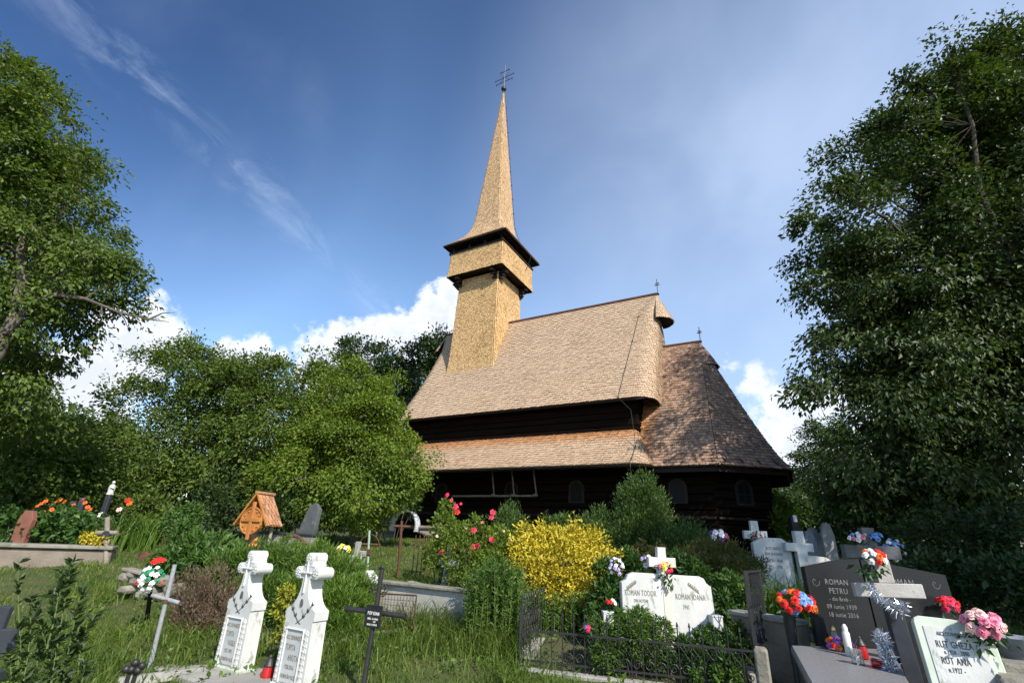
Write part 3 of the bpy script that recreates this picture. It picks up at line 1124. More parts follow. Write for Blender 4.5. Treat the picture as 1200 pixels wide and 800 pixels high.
# big tree on the left
ash = tree('ash_tree', 'tall bright green ash tree leaning in at the left edge', gx(-60, 10.5),
     pxl([(-20, 130, 85, 10.5), (40, 160, 62, 10.3), (55, 215, 58, 10), (0, 260, 90, 10.5), (85, 270, 48, 10), (60, 320, 60, 9.8), (115, 325, 36, 10), (135, 345, 24, 10), (-60, 300, 110, 11), (10, 370, 50, 9.6), (60, 375, 34, 9.8),
          (-30, 430, 60, 10.5), (35, 450, 42, 10.5), (-70, 180, 110, 11)]),
     .34, 430, 260, .115, .62, (M['leaf_left'], M['greybark']), 8, limbs=16, up=1.0, shell_=.9, droop=.45, noise=.6, flat=.6)
# its bare lower limb reaching out
B = at(-10, 425, 9.4)
mb = MB()
limb = [at(px, py, 9.2 + k * .12) for k, (px, py) in enumerate(((-30, 440), (-5, 415), (18, 372), (26, 330), (24, 295), (30, 262)))]
mb.tube(limb, [.16, .14, .12, .10, .085, .06], 9)
l2 = [at(px, py, 9.3) for px, py in ((8, 392), (32, 358), (60, 345), (100, 350), (140, 366), (175, 374), (198, 377))]
mb.tube(l2, [.08, .06, .05, .036, .026, .016, .006], 7)
for a, b in (((100, 350), (128, 336)), ((60, 345), (96, 338)), ((140, 366), (150, 384)), ((175, 374), (205, 366)), ((24, 300), (2, 285)), ((120, 358), (118, 372))):
    mb.tube([at(*a, 9.3), at((a[0] + b[0]) / 2, (a[1] + b[1]) / 2 - 3, 9.3), at(*b, 9.25)], [.022, .014, .005], 5)
mb.v = [v - ash.location for v in mb.v]
mb.build('bare_branch', M['greybark'], ash, True, False)
M['leaf_ll'] = M['leaf_left']
tree('low_tree', 'shaded leafy young tree under the leaning ash at left', gx(10, 13),
     pxl([(0, 520, 55, 13), (45, 545, 50, 13), (-60, 500, 80, 13), (85, 560, 40, 14), (10, 580, 50, 13)]), .12, 150, 200, .115, .60, (M['plum'], M['bark']), 31, limbs=8, shell_=.4)
# fruit trees in the churchyard
tree('plum_tree', 'dark green plum tree with pointed top left of the shrine', gx(225, 17.5),
     pxl([(215, 475, 58, 17.5), (165, 495, 48, 17.5), (262, 470, 40, 17.5), (130, 520, 30, 17.5), (205, 430, 36, 17.5), (250, 455, 42, 17.5), (150, 545, 44, 17), (220, 550, 62, 17), (280, 520, 40, 17), (235, 415, 18, 17.5), (180, 580, 40, 17)]),
     .16, 230, 210, .115, .62, (M['plum'], M['bark']), 41, 'fruit trees in the churchyard', limbs=12, shell_=.4, noise=.4)
tree('plum_tree', 'middle plum tree rising straight behind the carved shrine', gx(335, 17),
     pxl([(300, 460, 45, 17), (345, 458, 42, 17), (385, 470, 34, 16.5), (262, 480, 34, 17), (320, 510, 60, 16.5), (275, 540, 40, 16.5), (360, 530, 50, 16.5), (310, 570, 48, 16), (285, 440, 18, 17), (350, 435, 18, 17)]),
     .15, 210, 210, .115, .62, (M['plum'], M['bark']), 42, 'fruit trees in the churchyard', limbs=12, shell_=.4, noise=.4)
tree('plum_tree', 'bright plum tree with thin pale trunk hiding the church corner', gx(412, 14.5),
     pxl([(415, 480, 46, 15), (445, 500, 36, 14.5), (455, 540, 38, 14.3), (405, 540, 48, 14.5), (385, 500, 36, 15), (430, 450, 30, 15), (420, 585, 38, 14.2), (375, 570, 34, 14.2), (465, 565, 24, 14), (478, 545, 16, 14)]),
     .075, 250, 220, .092, .48, (M['plumlight'], M['greybark']), 43, 'fruit trees in the churchyard', limbs=12, shell_=.4, noise=.4, fork=.5)
tree('plum_tree', 'small dense plum tree between the shrine and the bright one', gx(362, 14.8),
     pxl([(352, 555, 40, 15), (330, 580, 32, 15), (375, 545, 36, 15), (390, 590, 26, 14.6)]),
     .07, 130, 200, .092, .46, (M['plumlight'], M['bark']), 44, 'fruit trees in the churchyard', limbs=8, shell_=.4, noise=.4)
tree('oak_tree', 'very dark tree behind the west end of the church', gx(455, 36),
     pxl([(430, 430, 34, 36), (465, 440, 36, 36), (495, 425, 26, 36), (512, 410, 18, 36), (410, 450, 26, 36), (450, 480, 50, 36), (420, 415, 16, 36), (508, 398, 9, 36)]),
     .4, 200, 140, .26, 1.0, (M['darkleaf'], M['bark']), 45, limbs=12, shell_=.4)
tree('broadleaf_tree', 'hazy broad tree far beyond the plum trees at left', gx(70, 32),
     pxl([(65, 515, 34, 32), (100, 530, 28, 32), (30, 540, 40, 32), (75, 560, 45, 32), (130, 560, 40, 30)]), .25, 180, 140, .26, 1.0, (M['backleaf'], M['bark']), 46, limbs=9)
for i, (px, Y, top, rr, lab) in enumerate(((965, 34, 495, 42, 'pale green tree beyond the churchyard beside the apse eave'), (1005, 30, 480, 50, 'taller tree beyond the apse, half behind the walnut'),
                                           (925, 30, 585, 24, 'low bright bushy tree just right of the apse wall'), (1060, 26, 560, 60, 'dark tree under the walnut beyond the graves'))):
    tree('broadleaf_tree', lab, gx(px, Y), pxl([(px, top + rr, rr * .8, Y), (px - rr * .6, top + rr * 1.7, rr * .75, Y), (px + rr * .6, top + rr * 1.6, rr * .8, Y), (px, 600, rr * .9, Y)]),
         .16, 130, 130, .20, .8, (M['backleaf' if i != 3 else 'darkleaf'], M['bark']), 51 + i, 'trees beyond the churchyard', limbs=8, shell_=.4)
# a belt of wood closing the view at the horizon
rng = np.random.default_rng(77)
lob = []
for k in range(120):
    a = R(-78 + 156 * k / 119)
    d = 62 + 18 * math.sin(k * 1.7)
    x, y = d * math.sin(a), d * math.cos(a)
    h = 5.0 + 2.0 * math.sin(k * 2.9) + 1.0 * math.sin(k * .9)
    z = float(zg(x, y))
    lob.append((x, y, z + h * .45, 3.2, 3.2, h * .6))
P, idx = in_lobes(lob, 42000, rng, .7, .5, .5)
V, F = leaf_cards(P, .55, rng, unit(P - np.array(lob)[idx, :3]), .5, .6)
tag(link_np('woodland', V, F, M['backleaf']), 'belt of distant woodland closing the view behind the churchyard', 'woodland', kind='stuff')
# ------------------------------------------------------------------ materials of the graves
M['marble'] = surf('white_marble', (.60, .60, .58), (.47, .475, .46), 2.2, .55, .15, 60, spots=((.30, .31, .265), 7, .06), stretch=(1.6, 1.6, .7))
M['greymarble'] = surf('grey_marble', (.50, .52, .52), (.42, .44, .45), 6, .4, spots=((.36, .38, .39), 14, .0))
M['concrete'] = surf('concrete', (.34, .33, .30), (.24, .235, .215), 3, .9, .35, 45, spots=((.15, .15, .125), 2.2, .03))
M['stainedconcrete'] = surf('stained_concrete', (.24, .205, .165), (.15, .125, .098), 2, .9, .5, 30, spots=((.20, .12, .075), 3, .05))
M['mossstone'] = surf('mossy_stone', (.27, .25, .21), (.15, .145, .115), 4, .95, .7, 18, spots=((.09, .11, .045), 5, .04))
M['blackgranite'] = surf('black_granite', (.012, .0125, .014), (.020, .0205, .022), 60, .32, spots=((.045, .045, .048), 120, .0), spec=.22)
M['greygranite'] = surf('grey_granite', (.15, .15, .155), (.23, .23, .235), 45, .4, spots=((.04, .04, .045), 75, .05), spec=.25)
M['darkslate'] = surf('dark_slate', (.045, .05, .062), (.03, .033, .042), 6, .4)
M['letter'] = surf('dark_letter', (.05, .045, .035), (.07, .06, .05), 20, .7)
M['greyletter'] = surf('grey_letter', (.23, .21, .17), (.17, .155, .13), 20, .7)
M['whitepaint'] = surf('white_paint', (.75, .75, .73), (.66, .66, .64), 20, .6)
M['greypaint'] = surf('grey_paint', (.30, .31, .33), (.22, .225, .24), 14, .55, .2, 50, spots=((.14, .09, .06), 9, -.01))
M['rust'] = surf('rusty_iron', (.13, .060, .034), (.070, .036, .024), 14, .85, .5, 60)
M['mint'] = surf('mint_paint', (.30, .42, .33), (.24, .33, .25), 9, .7, spots=((.15, .09, .05), 8, .0))
M['carved'] = surf('carved_orange_wood', (.50, .21, .055), (.36, .135, .035), 5, .6, .5, 24, stretch=(1, 1, .4))
M['freshshingle'] = surf('fresh_shingle', (.42, .22, .12), (.32, .16, .085), 8, .8, .4, 40, island=.25)
M['redplastic'] = surf('red_plastic', (.42, .012, .010), (.30, .008, .008), 8, .25, spec=.5)
M['goldfoil'] = surf('gold_foil', (.75, .50, .16), (.55, .36, .10), 10, .3, metal=.9)
M['silverfoil'] = surf('silver_foil', (.82, .82, .84), (.65, .66, .70), 10, .18, metal=.95)
M['wax'] = surf('white_wax', (.74, .71, .66), (.66, .62, .56), 6, .5)
M['clay'] = surf('brown_clay', (.15, .09, .06), (.10, .065, .045), 6, .8)
M['leafgreen'] = leaf_mat('bouquet_leaves', (.012, .040, .014), (.025, .070, .022), (.045, .11, .030), .2)
for nm, c in (('red', (.62, .016, .012)), ('orange', (.62, .13, .015)), ('pink', (.78, .20, .30)), ('palepink', (.80, .48, .44)), ('white', (.80, .79, .76)), ('blue', (.16, .30, .62)),
              ('yellow', (.80, .62, .08)), ('purple', (.20, .07, .32)), ('lilac', (.50, .38, .62)), ('rosered', (.72, .025, .09)), ('greenfoil', (.02, .22, .10))):
    M['f_' + nm] = surf('petal_' + nm, c, tuple(min(.9, v * 1.15 + .01) for v in c), 9, .65, island=.22)

M['blackplaque'] = surf('black_plaque', (.012, .013, .015), (.02, .02, .022), 9, .4)
M['shadestone'] = surf('weathered_shaded_slab', (.10, .11, .115), (.065, .072, .075), 4, .8, .3, 30, spots=((.16, .165, .15), 7, .02))  # grey darkened to hold the shade the slab stands in; pale spots are stone
M['redstone'] = surf('red_sandstone', (.24, .10, .07), (.17, .07, .05), 5, .9)
M['whitesheet'] = surf('white_sheet', (.62, .64, .68), (.52, .54, .58), 4, .35)
M['palewall'] = surf('pale_grave_wall', (.46, .45, .42), (.33, .32, .29), 2.5, .9, .3, 40, spots=((.18, .175, .15), 3.5, .05))
M['creammarble'] = surf('cream_marble', (.66, .62, .52), (.58, .54, .46), 5, .5)
M['greygranite2'] = surf('dark_grey_granite', (.075, .078, .085), (.11, .112, .12), 40, .4)
M['letgrey'] = surf('engraved_letter', (.20, .20, .195), (.15, .15, .145), 20, .7)
M['lichencross'] = surf('lichen_concrete', (.48, .46, .43), (.34, .315, .29), 3.5, .9, .3, 40, spots=((.20, .17, .15), 5, .03))
M['greenwhite'] = surf('green_stained_white', (.58, .62, .54), (.47, .53, .44), 4, .6, spots=((.30, .38, .29), 3, .0))
_g, _n = new_mat('clear_glass')
_b = _n.n('ShaderNodeBsdfPrincipled'); _b.inputs['Base Color'].default_value = (.9, .93, .92, 1); _b.inputs['Roughness'].default_value = .05; _b.inputs['Transmission Weight'].default_value = .9
_n.put(_n.n('ShaderNodeOutputMaterial').inputs[0], _b.outputs[0]); M['glass'] = _g
M['glassy'] = M['glass']
RZC = YAW - math.pi / 2          # graves laid out along the church


def text(name, lines, mat, parent, loc, rot=(math.pi / 2, 0, 0), squeeze=.56, align='CENTER', depth_=.0015):
    """lines: (string, height, x, z); joined into one raised mesh"""
    o = None
    for s_, h, x, z in lines:
        cu = bpy.data.curves.new('letters', 'FONT')
        cu.body = s_; cu.size = h * 1.38; cu.extrude = depth_; cu.align_x = align; cu.resolution_u = 2
        cu.space_character = 1.08
        ob = bpy.data.objects.new('letters', cu)
        C.objects.link(ob)
        bpy.context.view_layer.update()
        src = bpy.data.meshes.new_from_object(ob.evaluated_get(bpy.context.evaluated_depsgraph_get()))
        me = bpy.data.meshes.new(name)
        me.from_pydata([(v.co.x * squeeze + x, v.co.y + z, v.co.z) for v in src.vertices], [], [tuple(p.vertices) for p in src.polygons])
        bpy.data.objects.remove(ob); bpy.data.curves.remove(cu); bpy.data.meshes.remove(src)
        me.materials.append(M[mat])
        o = bpy.data.objects.new(name, me)
        C.objects.link(o)
        o.parent = parent; o.location = loc; o.rotation_euler = rot
    return o


_heads = {}


def head_mesh(colour, style='rose'):
    """a flower head 1 unit wide"""
    key = (colour, style)
    if key in _heads:
        return _heads[key]
    rng = np.random.default_rng(abs(hash(style)) % 1000 + 3 if False else len(style) * 17 + 3)
    V = []; Fc = []
    layers = ((5, .50, .10, .42), (6, .40, .22, .38), (5, .27, .32, .30), (4, .14, .38, .20)) if style == 'rose' else ((9, .52, .10, .22), (9, .36, .18, .20), (6, .18, .22, .16))
    for li, (n, r, z, wd) in enumerate(layers):
        for k in range(n):
            a = 2 * math.pi * (k + .5 * li) / n + rng.normal() * .12
            c, s_ = math.cos(a), math.sin(a)
            rr = r * (1 + rng.normal() * .08); zz = z + rng.normal() * .02
            b = len(V)
            for (u, v, w_) in ((.05, -wd * .22, 0), (.05, wd * .22, 0), (rr * .62, -wd * .55, zz * .9), (rr * .62, wd * .55, zz * .9), (rr, -wd * .34, zz * .8 - .02), (rr, wd * .34, zz * .8 - .02)):
                V.append((u * c - v * s_, u * s_ + v * c, w_ + .02 * li))
            Fc += [(b, b + 2, b + 3, b + 1), (b + 2, b + 4, b + 5, b + 3)]
    me = bpy.data.meshes.new('flower')
    me.from_pydata(V, [], Fc)
    me.materials.append(M['f_' + colour])
    _heads[key] = me
    return me


def flowers(parent, spots, style='rose'):
    """spots: (x, y, z, size, colour, direction)"""
    for x, y, z, s_, colour, d in spots:
        o = bpy.data.objects.new('flower', head_mesh(colour, style))
        C.objects.link(o); o.parent = parent
        o.location = (x, y, z); o.scale = (s_, s_, s_)
        o.rotation_euler = Vector(d).to_track_quat('Z', 'Y').to_euler()


def bouquet(name, label, loc, radius, colours, n, head, rz=0, cat='bouquet', seed=1, sq=(1, .8, .7), face=(0, -.7, .6), leaves=60, group=None, style='rose', leaf=.06, stem=None, drop=0.0):
    rng = np.random.default_rng(seed)
    t = thing(name, label, cat, loc, rz, group=group)
    sp = []
    f = Vector(face).normalized()
    k = 0
    while len(sp) < n and k < 4000:
        k += 1
        d = unit(rng.normal(size=(1, 3)))[0]
        if Vector(d).dot(f) < -.15:
            continue
        p = d * radius * np.array(sq)
        if all(np.linalg.norm(p - np.array(q[:3])) > head * .62 for q in sp):
            sp.append((*p, head * (.85 + .3 * rng.random()), colours[len(sp) % len(colours)], tuple(d + np.array(f) * .8)))
    flowers(t, sp, style)
    P = rng.normal(size=(leaves, 3)) * radius * .55 * np.array(sq) - np.array(f) * radius * .15
    P[:, 2] -= radius * .15 + drop * rng.random(leaves)
    V, F = leaf_cards(P, leaf, rng, unit(P), .4, .45)
    link_np('leaves', V, F, M['leafgreen'], t)
    if stem:
        MB().tube([(0, 0, 0), stem], [.012, .008], 5).build('stem', M['stem'], t)
    return t


def under(px, py, Y):
    """ground point straight below what shows at px, py"""
    P = at(px, py, Y)
    return np.array([P[0], P[1], float(zg(P[0], P[1]))])


# ------------------------------------------------------------------ the two carved white headstones
def carved_headstone(label, loc, H, Wd, lines, seed, tilt=0.0, rz=RZC):
    t = thing('headstone', label, 'headstone', loc, rz, (tilt, 0), 'pair of carved white headstones')
    D = Wd * .40
    w0, w1 = Wd / 2, Wd * .455                 # half widths bottom and shoulder
    zs = H * .585                               # shoulder
    nk = Wd * .115                              # half neck
    zc = H * .865                               # cross arms
    mb = MB()
    out = [(-w0, .06 * H), (w0, .06 * H), (w1, zs - .07 * H), (w1 * 1.07, zs - .065 * H), (w1 * 1.07, zs), (w1 * .97, zs + .01 * H)]
    curve = []
    for k in range(1, 9):
        u = k / 8
        curve.append((lerp(w1 * .97, nk, 1 - (1 - u) ** 2.2), lerp(zs + .01 * H, zc - .055 * H, u ** 1.35)))
    ah = H * .042                               # half height of an arm
    arm = Wd * .30
    head_ = [(nk, zc - ah), (arm, zc - ah), (arm, zc + ah), (nk, zc + ah), (nk * 1.05, H * .975), (-nk * 1.05, H * .975), (-nk, zc + ah), (-arm, zc + ah), (-arm, zc - ah), (-nk, zc - ah)]
    out = out + curve + head_ + [(-x, z) for x, z in reversed(curve)] + [(-w1 * .97, zs + .01 * H), (-w1 * 1.07, zs), (-w1 * 1.07, zs - .065 * H), (-w1, zs - .07 * H)]
    mb.prism(out, -D / 2, D / 2)
    mb.build('body', M['marble'], t)
    MB().box((0, 0, .03 * H), (Wd * 1.10, D * 1.25, .06 * H + .02), bev=.012).build('plinth', M['plinth'], t)
    # rolled ends of the cross, lying front to back
    for x, z in ((arm, zc), (-arm, zc), (0, H * .975)):
        mb = MB()
        r_ = ah * 1.12
        mb.tube([(x, -D * .56, z), (x, -D * .53, z), (x, D * .53, z), (x, D * .56, z)], [r_ * .8, r_, r_, r_ * .8], 18)
        for yy in (-D * .575,):
            for k in range(14):
                a = k * .75
                r0 = r_ * .72 * (1 - k / 15)
                mb.ball((x + r0 * math.cos(a), yy, z + r0 * math.sin(a)), r_ * .13, 6)
        mb.build('scroll_end', M['marble'], t, True)
        mb = MB(); mb.box((x, 0, z - (r_ * 1.15 if x == 0 else 0)) if x == 0 else (x * .72, 0, z), (nk * 2.5, D * 1.04, ah * .4) if x == 0 else (ah * .4, D * 1.04, ah * 2.3), bev=.004)
        mb.build('band', M['marble'], t)
    f = -D / 2
    # slim cross in relief
    mb = MB()
    mb.box((0, f - .008, zc - .03 * H), (Wd * .045, .018, H * .25), bev=.005); mb.box((0, f - .010, zc), (Wd * .34, .020, Wd * .045), bev=.005)
    mb.build('relief_cross', M['marble'], t)
    # oval portrait, crossed laurels
    z_o = zs + .055 * H
    mb = MB()
    mb.prism([(Wd * .048 * math.cos(a), z_o + Wd * .085 * math.sin(a)) for a in np.linspace(0, 2 * math.pi, 21)[:-1]], f - .008, f + .002)
    mb.build('oval_portrait', M['portrait'], t)
    mb = MB()
    for sx in (-1, 1):
        pts = [Vector((sx * Wd * (-.08 + .42 * u), f - .004, zs - .095 * H + H * (.135 * u ** 1.35))) for u in np.linspace(0, 1, 8)]
        mb.tube(pts, .0028, 5)
        for i, p in enumerate(pts[3::2]):
            for sd in (-1, 1):
                d = Vector((sx * (.55 + .2 * sd), 0, .9 - .45 * sd)).normalized() * Wd * .11
                q = p + d * .5
                pr = Vector((-d.z, 0, d.x)) * .22
                mb.add([p, q + pr, p + d, q - pr, q + Vector((0, -.004, 0))], [(0, 1, 4), (1, 2, 4), (2, 3, 4), (3, 0, 4)])
    mb.build('laurel_branches', M['letter'], t, fix=False)
    # framed panel with the inscription
    zp0, zp1 = .085 * H, zs - .135 * H
    pw = Wd * .56
    mb = MB(); mb.box((-.015 * Wd, f - .003, (zp0 + zp1) / 2), (pw, .008, zp1 - zp0)); mb.build('inscription_panel', M['greymarble'], t)
    mb = MB()
    for sx in (-1, 1):
        mb.box((-.015 * Wd + sx * pw / 2, f - .009, (zp0 + zp1) / 2), (.026 * Wd, .022, zp1 - zp0 + .02 * H), bev=.004)
    mb.box((-.015 * Wd, f - .0095, zp1), (pw, .023, .026 * Wd), bev=.004)
    mb.build('panel_frame', M['marble'], t)
    rng = np.random.default_rng(seed)
    for sx in (-1, 1):
        mb = MB()
        for k in range(9):
            zz = lerp(zp0, zp1, (k + .5) / 9)
            x = sx * (w0 * .92 + pw / 2) / 2 * lerp(1.03, .95, zz / H) - .006
            for q in range(6):
                a = q * 1.05 + k
                mb.ball((x + .021 * math.cos(a) * Wd / .5, f - .004, zz + .021 * math.sin(a) * Wd / .5), .013 * Wd / .5, 6, (1, .8, 1.2))
            mb.ball((x, f - .008, zz), .012 * Wd / .5, 6)
        mb.build('rose_garland', M['marble'], t, True)
    hs = (zp1 - zp0)
    text('inscription', [(s_, h * hs, x * pw, zp0 + z * hs) for s_, h, x, z in lines], 'greyletter', t, (-.015 * Wd, f - .0085, 0), squeeze=.58)
    return t


M['plinth'] = surf('green_stained_marble', (.52, .55, .46), (.40, .44, .35), 4, .7, spots=((.32, .37, .25), 6, .05))
M['portrait'] = surf('portrait_photo', (.06, .06, .065), (.20, .19, .19), 26, .2)
b1 = gp(270, 785)
b2 = gp(345, 808)
hd1 = (('AICI ODIHNEȘTE', .085, 0, .80), ('TUPITA', .115, -.12, .60), ('VASILE', .115, .10, .41), ('1927-1995', .085, -.02, .25), ('DORMI ÎN PACE', .075, 0, .08))
hd2 = (('AICI ODIHNEȘTE', .085, 0, .80), ('TUPITA', .115, -.12, .60), ('ANUTA', .115, .12, .41), ('1928-2016', .085, -.02, .25), ('DORMI ÎN PACE', .075, 0, .08))
hh1 = h_to(b1 + np.array([.12, 0, 0]), 648)
hh2 = h_to(b2 + np.array([.12, 0, 0]), 651)
print('headstones', b1, hh1, b2, hh2)
carved_headstone('left of the two carved white headstones with laurel branches and rolled cross', b1 + np.array([0.02, 0, -.03]), hh1 + .03, .425, hd1, 3)
carved_headstone('right one of the carved white headstones, nearer the black iron cross', b2 + np.array([-.01, 0, -.03]), hh2 + .03, .425, hd2, 4)
mb = MB()
e1 = b1 - EAST * .62; e2 = b2 + EAST * 1.0
mid = (e1 + e2) / 2
rot = Matrix.Rotation(math.atan2(e2[1] - e1[1], e2[0] - e1[0]), 3, 'Z')
ln = float(np.linalg.norm((e2 - e1)[:2]))
PLOT, PLOT_L = mid.copy(), ln
sth = np.array([NORTH[0], NORTH[1], 0]) * -.12
mb.box(tuple(mid + sth + np.array([0, 0, -.10])), (ln, .66, .26), rot, bev=.02)
base_ = mb.build('plot_surround', M['concrete'])
tag(base_, 'concrete surround under the two carved white headstones', 'surround')
mb = MB(); p0 = gp(185, 800) ; p1 = gp(236, 789)
mb.tube([p0 + np.array([-.3, -.12, .02]), p1 + np.array([0, 0, .02])], .06, 4); tag(mb.build('kerb', M['concrete']), 'pale concrete kerb left of the white headstones', 'kerb')


def lantern(label, loc, h, body='redplastic', lid='iron', group=None, rz=0):
    t = thing('grave_lantern', label, 'lantern', loc, rz, group=group)
    r_ = h * .26
    MB().lathe([(r_ * .8, 0), (r_, h * .06), (r_ * .95, h * .35), (r_ * .75, h * .58)], 14).build('glass', M[body], t, True)
    mb = MB(); mb.lathe([(r_ * .82, h * .58), (r_ * .9, h * .62), (r_ * .55, h * .80), (r_ * .3, h * .88), (r_ * .34, h * .92), (r_ * .12, h)], 14); mb.build('lid', M[lid], t, True)
    return t


lantern('red lantern with metal lid between the two white headstones', (b1 + b2) / 2 + np.array([.06, -.02, -.02]), .24)

# ------------------------------------------------------------------ black iron cross with a plaque
cb = gx(424, 5.3)
cx_top = h_to(cb + np.array([.02, 0, 0]), 662)
t = thing('iron_cross', 'black iron cross with black name plaque and trefoil top', 'grave cross', cb, R(-14), (0, R(2)))
H_ = cx_top
mb = MB()
mb.tube([(0, 0, -.15), (0, 0, H_ * .97)], .023, 12)
mb.ball((0, 0, H_ * .985), .022, 10)
for sx in (-1, 1):
    mb.tube([(sx * .01, 0, H_ * .955), (sx * .022, 0, H_ * .975), (sx * .012, 0, H_)], .008, 6)
mb.build('upright', M['iron'], t, True)
za = H_ * .62
mb = MB(); mb.tube([(-.30, 0, za), (.30, 0, za)], .023, 12)
for sx in (-1, 1):
    mb.tube([(sx * .30, 0, za), (sx * .32, 0, za)], .028, 12)
mb.build('arms', M['iron'], t, True)
mb = MB()
for sx in (-1, 1):
    for k in range(3):
        c = (sx * (.055 + (.02 if k == 1 else 0)), 0, H_ * .80 + (k - 1) * .032)
        mb.tube([(c[0] + .017 * math.cos(a), 0, c[2] + .017 * math.sin(a)) for a in np.linspace(0, 2 * math.pi, 13)], .005, 5, False)
mb.build('scrollwork', M['iron'], t, fix=False)
o = MB().box((.005, -.034, za - .03), (.17, .012, .19), bev=.004).build('name_plaque', M['blackplaque'] if 'blackplaque' in M else M['darkslate'], t)
text('inscription', [('POP IOAN', .030, .0, .012), ('NĂSC. 15 APRILIE', .016, .0, -.028), ('1929', .014, .02, -.050), ('DECED. 12 MARTIE', .014, 0, -.075)], 'whitepaint', t, (.005, -.0415, za - .03), squeeze=.6)

# ------------------------------------------------------------------ left foreground: leaning grey cross, flower cone, dark crosses, stones


def pipe_cross(name, label, base_px, top_px, Y, mat, r_, arms_px, rz=0, extra=None):
    """cross of round bar between two picture points at Y metres"""
    B_ = gp(*base_px) if Y is None else gx(base_px[0], Y)
    Y = B_[1]
    T_ = at(*top_px, Y)
    t = thing(name, label, 'grave cross', B_)
    T0 = Vector(T_ - B_)
    MB().tube([-T0 * .08, T0], r_, 10).build('upright', M[mat], t, True)
    a, b = Vector(at(*arms_px[0], Y - .02) - B_), Vector(at(*arms_px[1], Y + .02) - B_)
    MB().tube([a, b], r_ * .95, 10).build('arms', M[mat], t, True)
    if extra:
        extra(t, T0, a, b)
    return t, B_, T0, a, b


t, B_, T0, a, b = pipe_cross('pipe_cross', 'leaning grey pipe cross standing in the long grass', (174, 787), (205, 661), None, 'greypaint', .022, ((178, 697), (210, 706)))
MB().tube([T0 * .62, T0 * .66], .03, 10).build('clamp', M['rust'], t, True)
fb = at(172, 712, 6.6); fg = gx(170, 6.9)
t = bouquet('flower_cone', 'cone of green and white foil flowers with a red carnation on top', at(177, 678, 6.75), .13, ('white', 'greenfoil', 'white'), 26, .062, 0, 'grave flowers', 5, (1, .8, 1.05), (0, -1, .3), 60, leaf=.05)
flowers(t, [(.02, -.02, .20, .12, 'red', (0, -.6, .8)), (.06, -.0, .215, .09, 'red', (.4, -.4, .8)), (-.13, -.04, -.05, .06, 'red', (-.5, -.6, .3)), (.13, -.02, -.03, .05, 'red', (.5, -.6, .2))])
sp = gp(172, 728)
MB().tube([(0, 0, .05), tuple(sp - at(177, 678, 6.75))], [.02, .03], 8).build('stake', M['darkwood'], t)
# dry stone remnant
rng = random.Random(4)
t = thing('dry_stone_wall', 'short tumbled dry stone wall with a grey plank on top', 'stone wall', gp(165, 705))
bb = np.array(t.location)
for px, py, w_, h_ in ((152, 690, .24, .11), (165, 680, .22, .12), (178, 693, .20, .12), (158, 673, .16, .10), (192, 680, .2, .14), (150, 676, .16, .12), (205, 690, .22, .16), (190, 698, .18, .10), (168, 696, .14, .12)):
    P = at(px, py, bb[1] + .12) - bb
    mb = MB(); mb.box(tuple(P), (w_, .24, h_), Matrix.Rotation(rng.uniform(-.25, .25), 3, 'Y') @ Matrix.Rotation(rng.uniform(-.4, .1), 3, 'Z'), bev=.035)
    mb.build('stone', M['mossstone'], t, True)
P = at(160, 669, bb[1] + .1) - bb
MB().box(tuple(P), (.42, .2, .045), Matrix.Rotation(R(6), 3, 'Y') @ Matrix.Rotation(R(-18), 3, 'Z'), bev=.01).build('plank', M['greywood'], t)
# stump and flat cross in the grass
sb = gp(171, 655)
mb = MB(); mb.lathe([(.17, -.05), (.15, .06), (.13, .15), (.12, .155)], 12); o = mb.build('tree_stump', M['rust'], None, True); o.location = sb
tag(o, 'small reddish brown tree stump in the grass', 'stump')


def grey_cross_plate(t, T0, a, b):
    m = T0 * .62
    mb = MB(); mb.tube([m + Vector((0, -.05, 0)), m + Vector((0, -.015, 0))], .085, 14); mb.build('round_plate', M['darkslate'], t)


t, B_, T0, a, b = pipe_cross('wooden_cross', 'weathered grey wooden cross with dark round plate by the low wall', (124, 662), (126, 606), None, 'greywood', .045, ((113, 624), (138, 624)), extra=grey_cross_plate)
# low retaining wall at left
wl = thing('retaining_wall', 'low stained concrete retaining wall with a pale coping at left', 'wall', gp(40, 664))
wb = np.array(wl.location); Yw = wb[1]
a = at(-120, 652, Yw - .9) - wb; b = at(122, 650, Yw + .4) - wb
a[2] = b[2] = 0
d = Vector(b - a); rot = Matrix.Rotation(math.atan2(d.y, d.x), 3, 'Z')
ztop = at(60, 640, Yw)[2] - wb[2]
m_ = (Vector(a) + Vector(b)) / 2
MB().box((m_.x, m_.y + .25, ztop / 2 - .2), (d.length, .5, ztop + .3), rot, bev=.02).build('wall', M['stainedconcrete'], wl)
MB().box((m_.x, m_.y + .22, ztop), (d.length + .04, .58, .07), rot, bev=.015).build('coping', M['mossstone'], wl)
# dark iron cross heads close to the lens
kb = gx(135, 4.6); kt = at(135, 772, 4.6)[2] - kb[2]
t = thing('iron_cross', 'stubby black cross with round knobs at the bottom edge of the lawn', 'grave cross', kb, R(30))
mb = MB(); mb.tube([(-.022, 0, -.1), (-.022, 0, kt - .06)], .016, 8); mb.tube([(.022, 0, -.1), (.022, 0, kt - .06)], .016, 8); mb.build('upright', M['iron'], t, True)
for dx, dz in ((-.05, -.045), (.0, -.005), (.05, -.03), (-.015, -.05), (.03, -.06)):
    MB().ball((dx, -.01, kt + dz - .01), .030, 12).build('knob', M['iron'], t, True)
kb = under(-14, 760, 3.6)
t = thing('iron_cross', 'black slab cross cut by the left edge of the view', 'grave cross', kb, R(10))
z1 = at(0, 752, 3.6)[2] - kb[2]; z2 = at(0, 790, 3.6)[2] - kb[2]; xr = at(15, 752, 3.6)[0] - kb[0]
MB().box((0, 0, z1 / 2 + .05), (.09, .05, z1 + .3), bev=.008).build('upright', M['darkslate'], t)
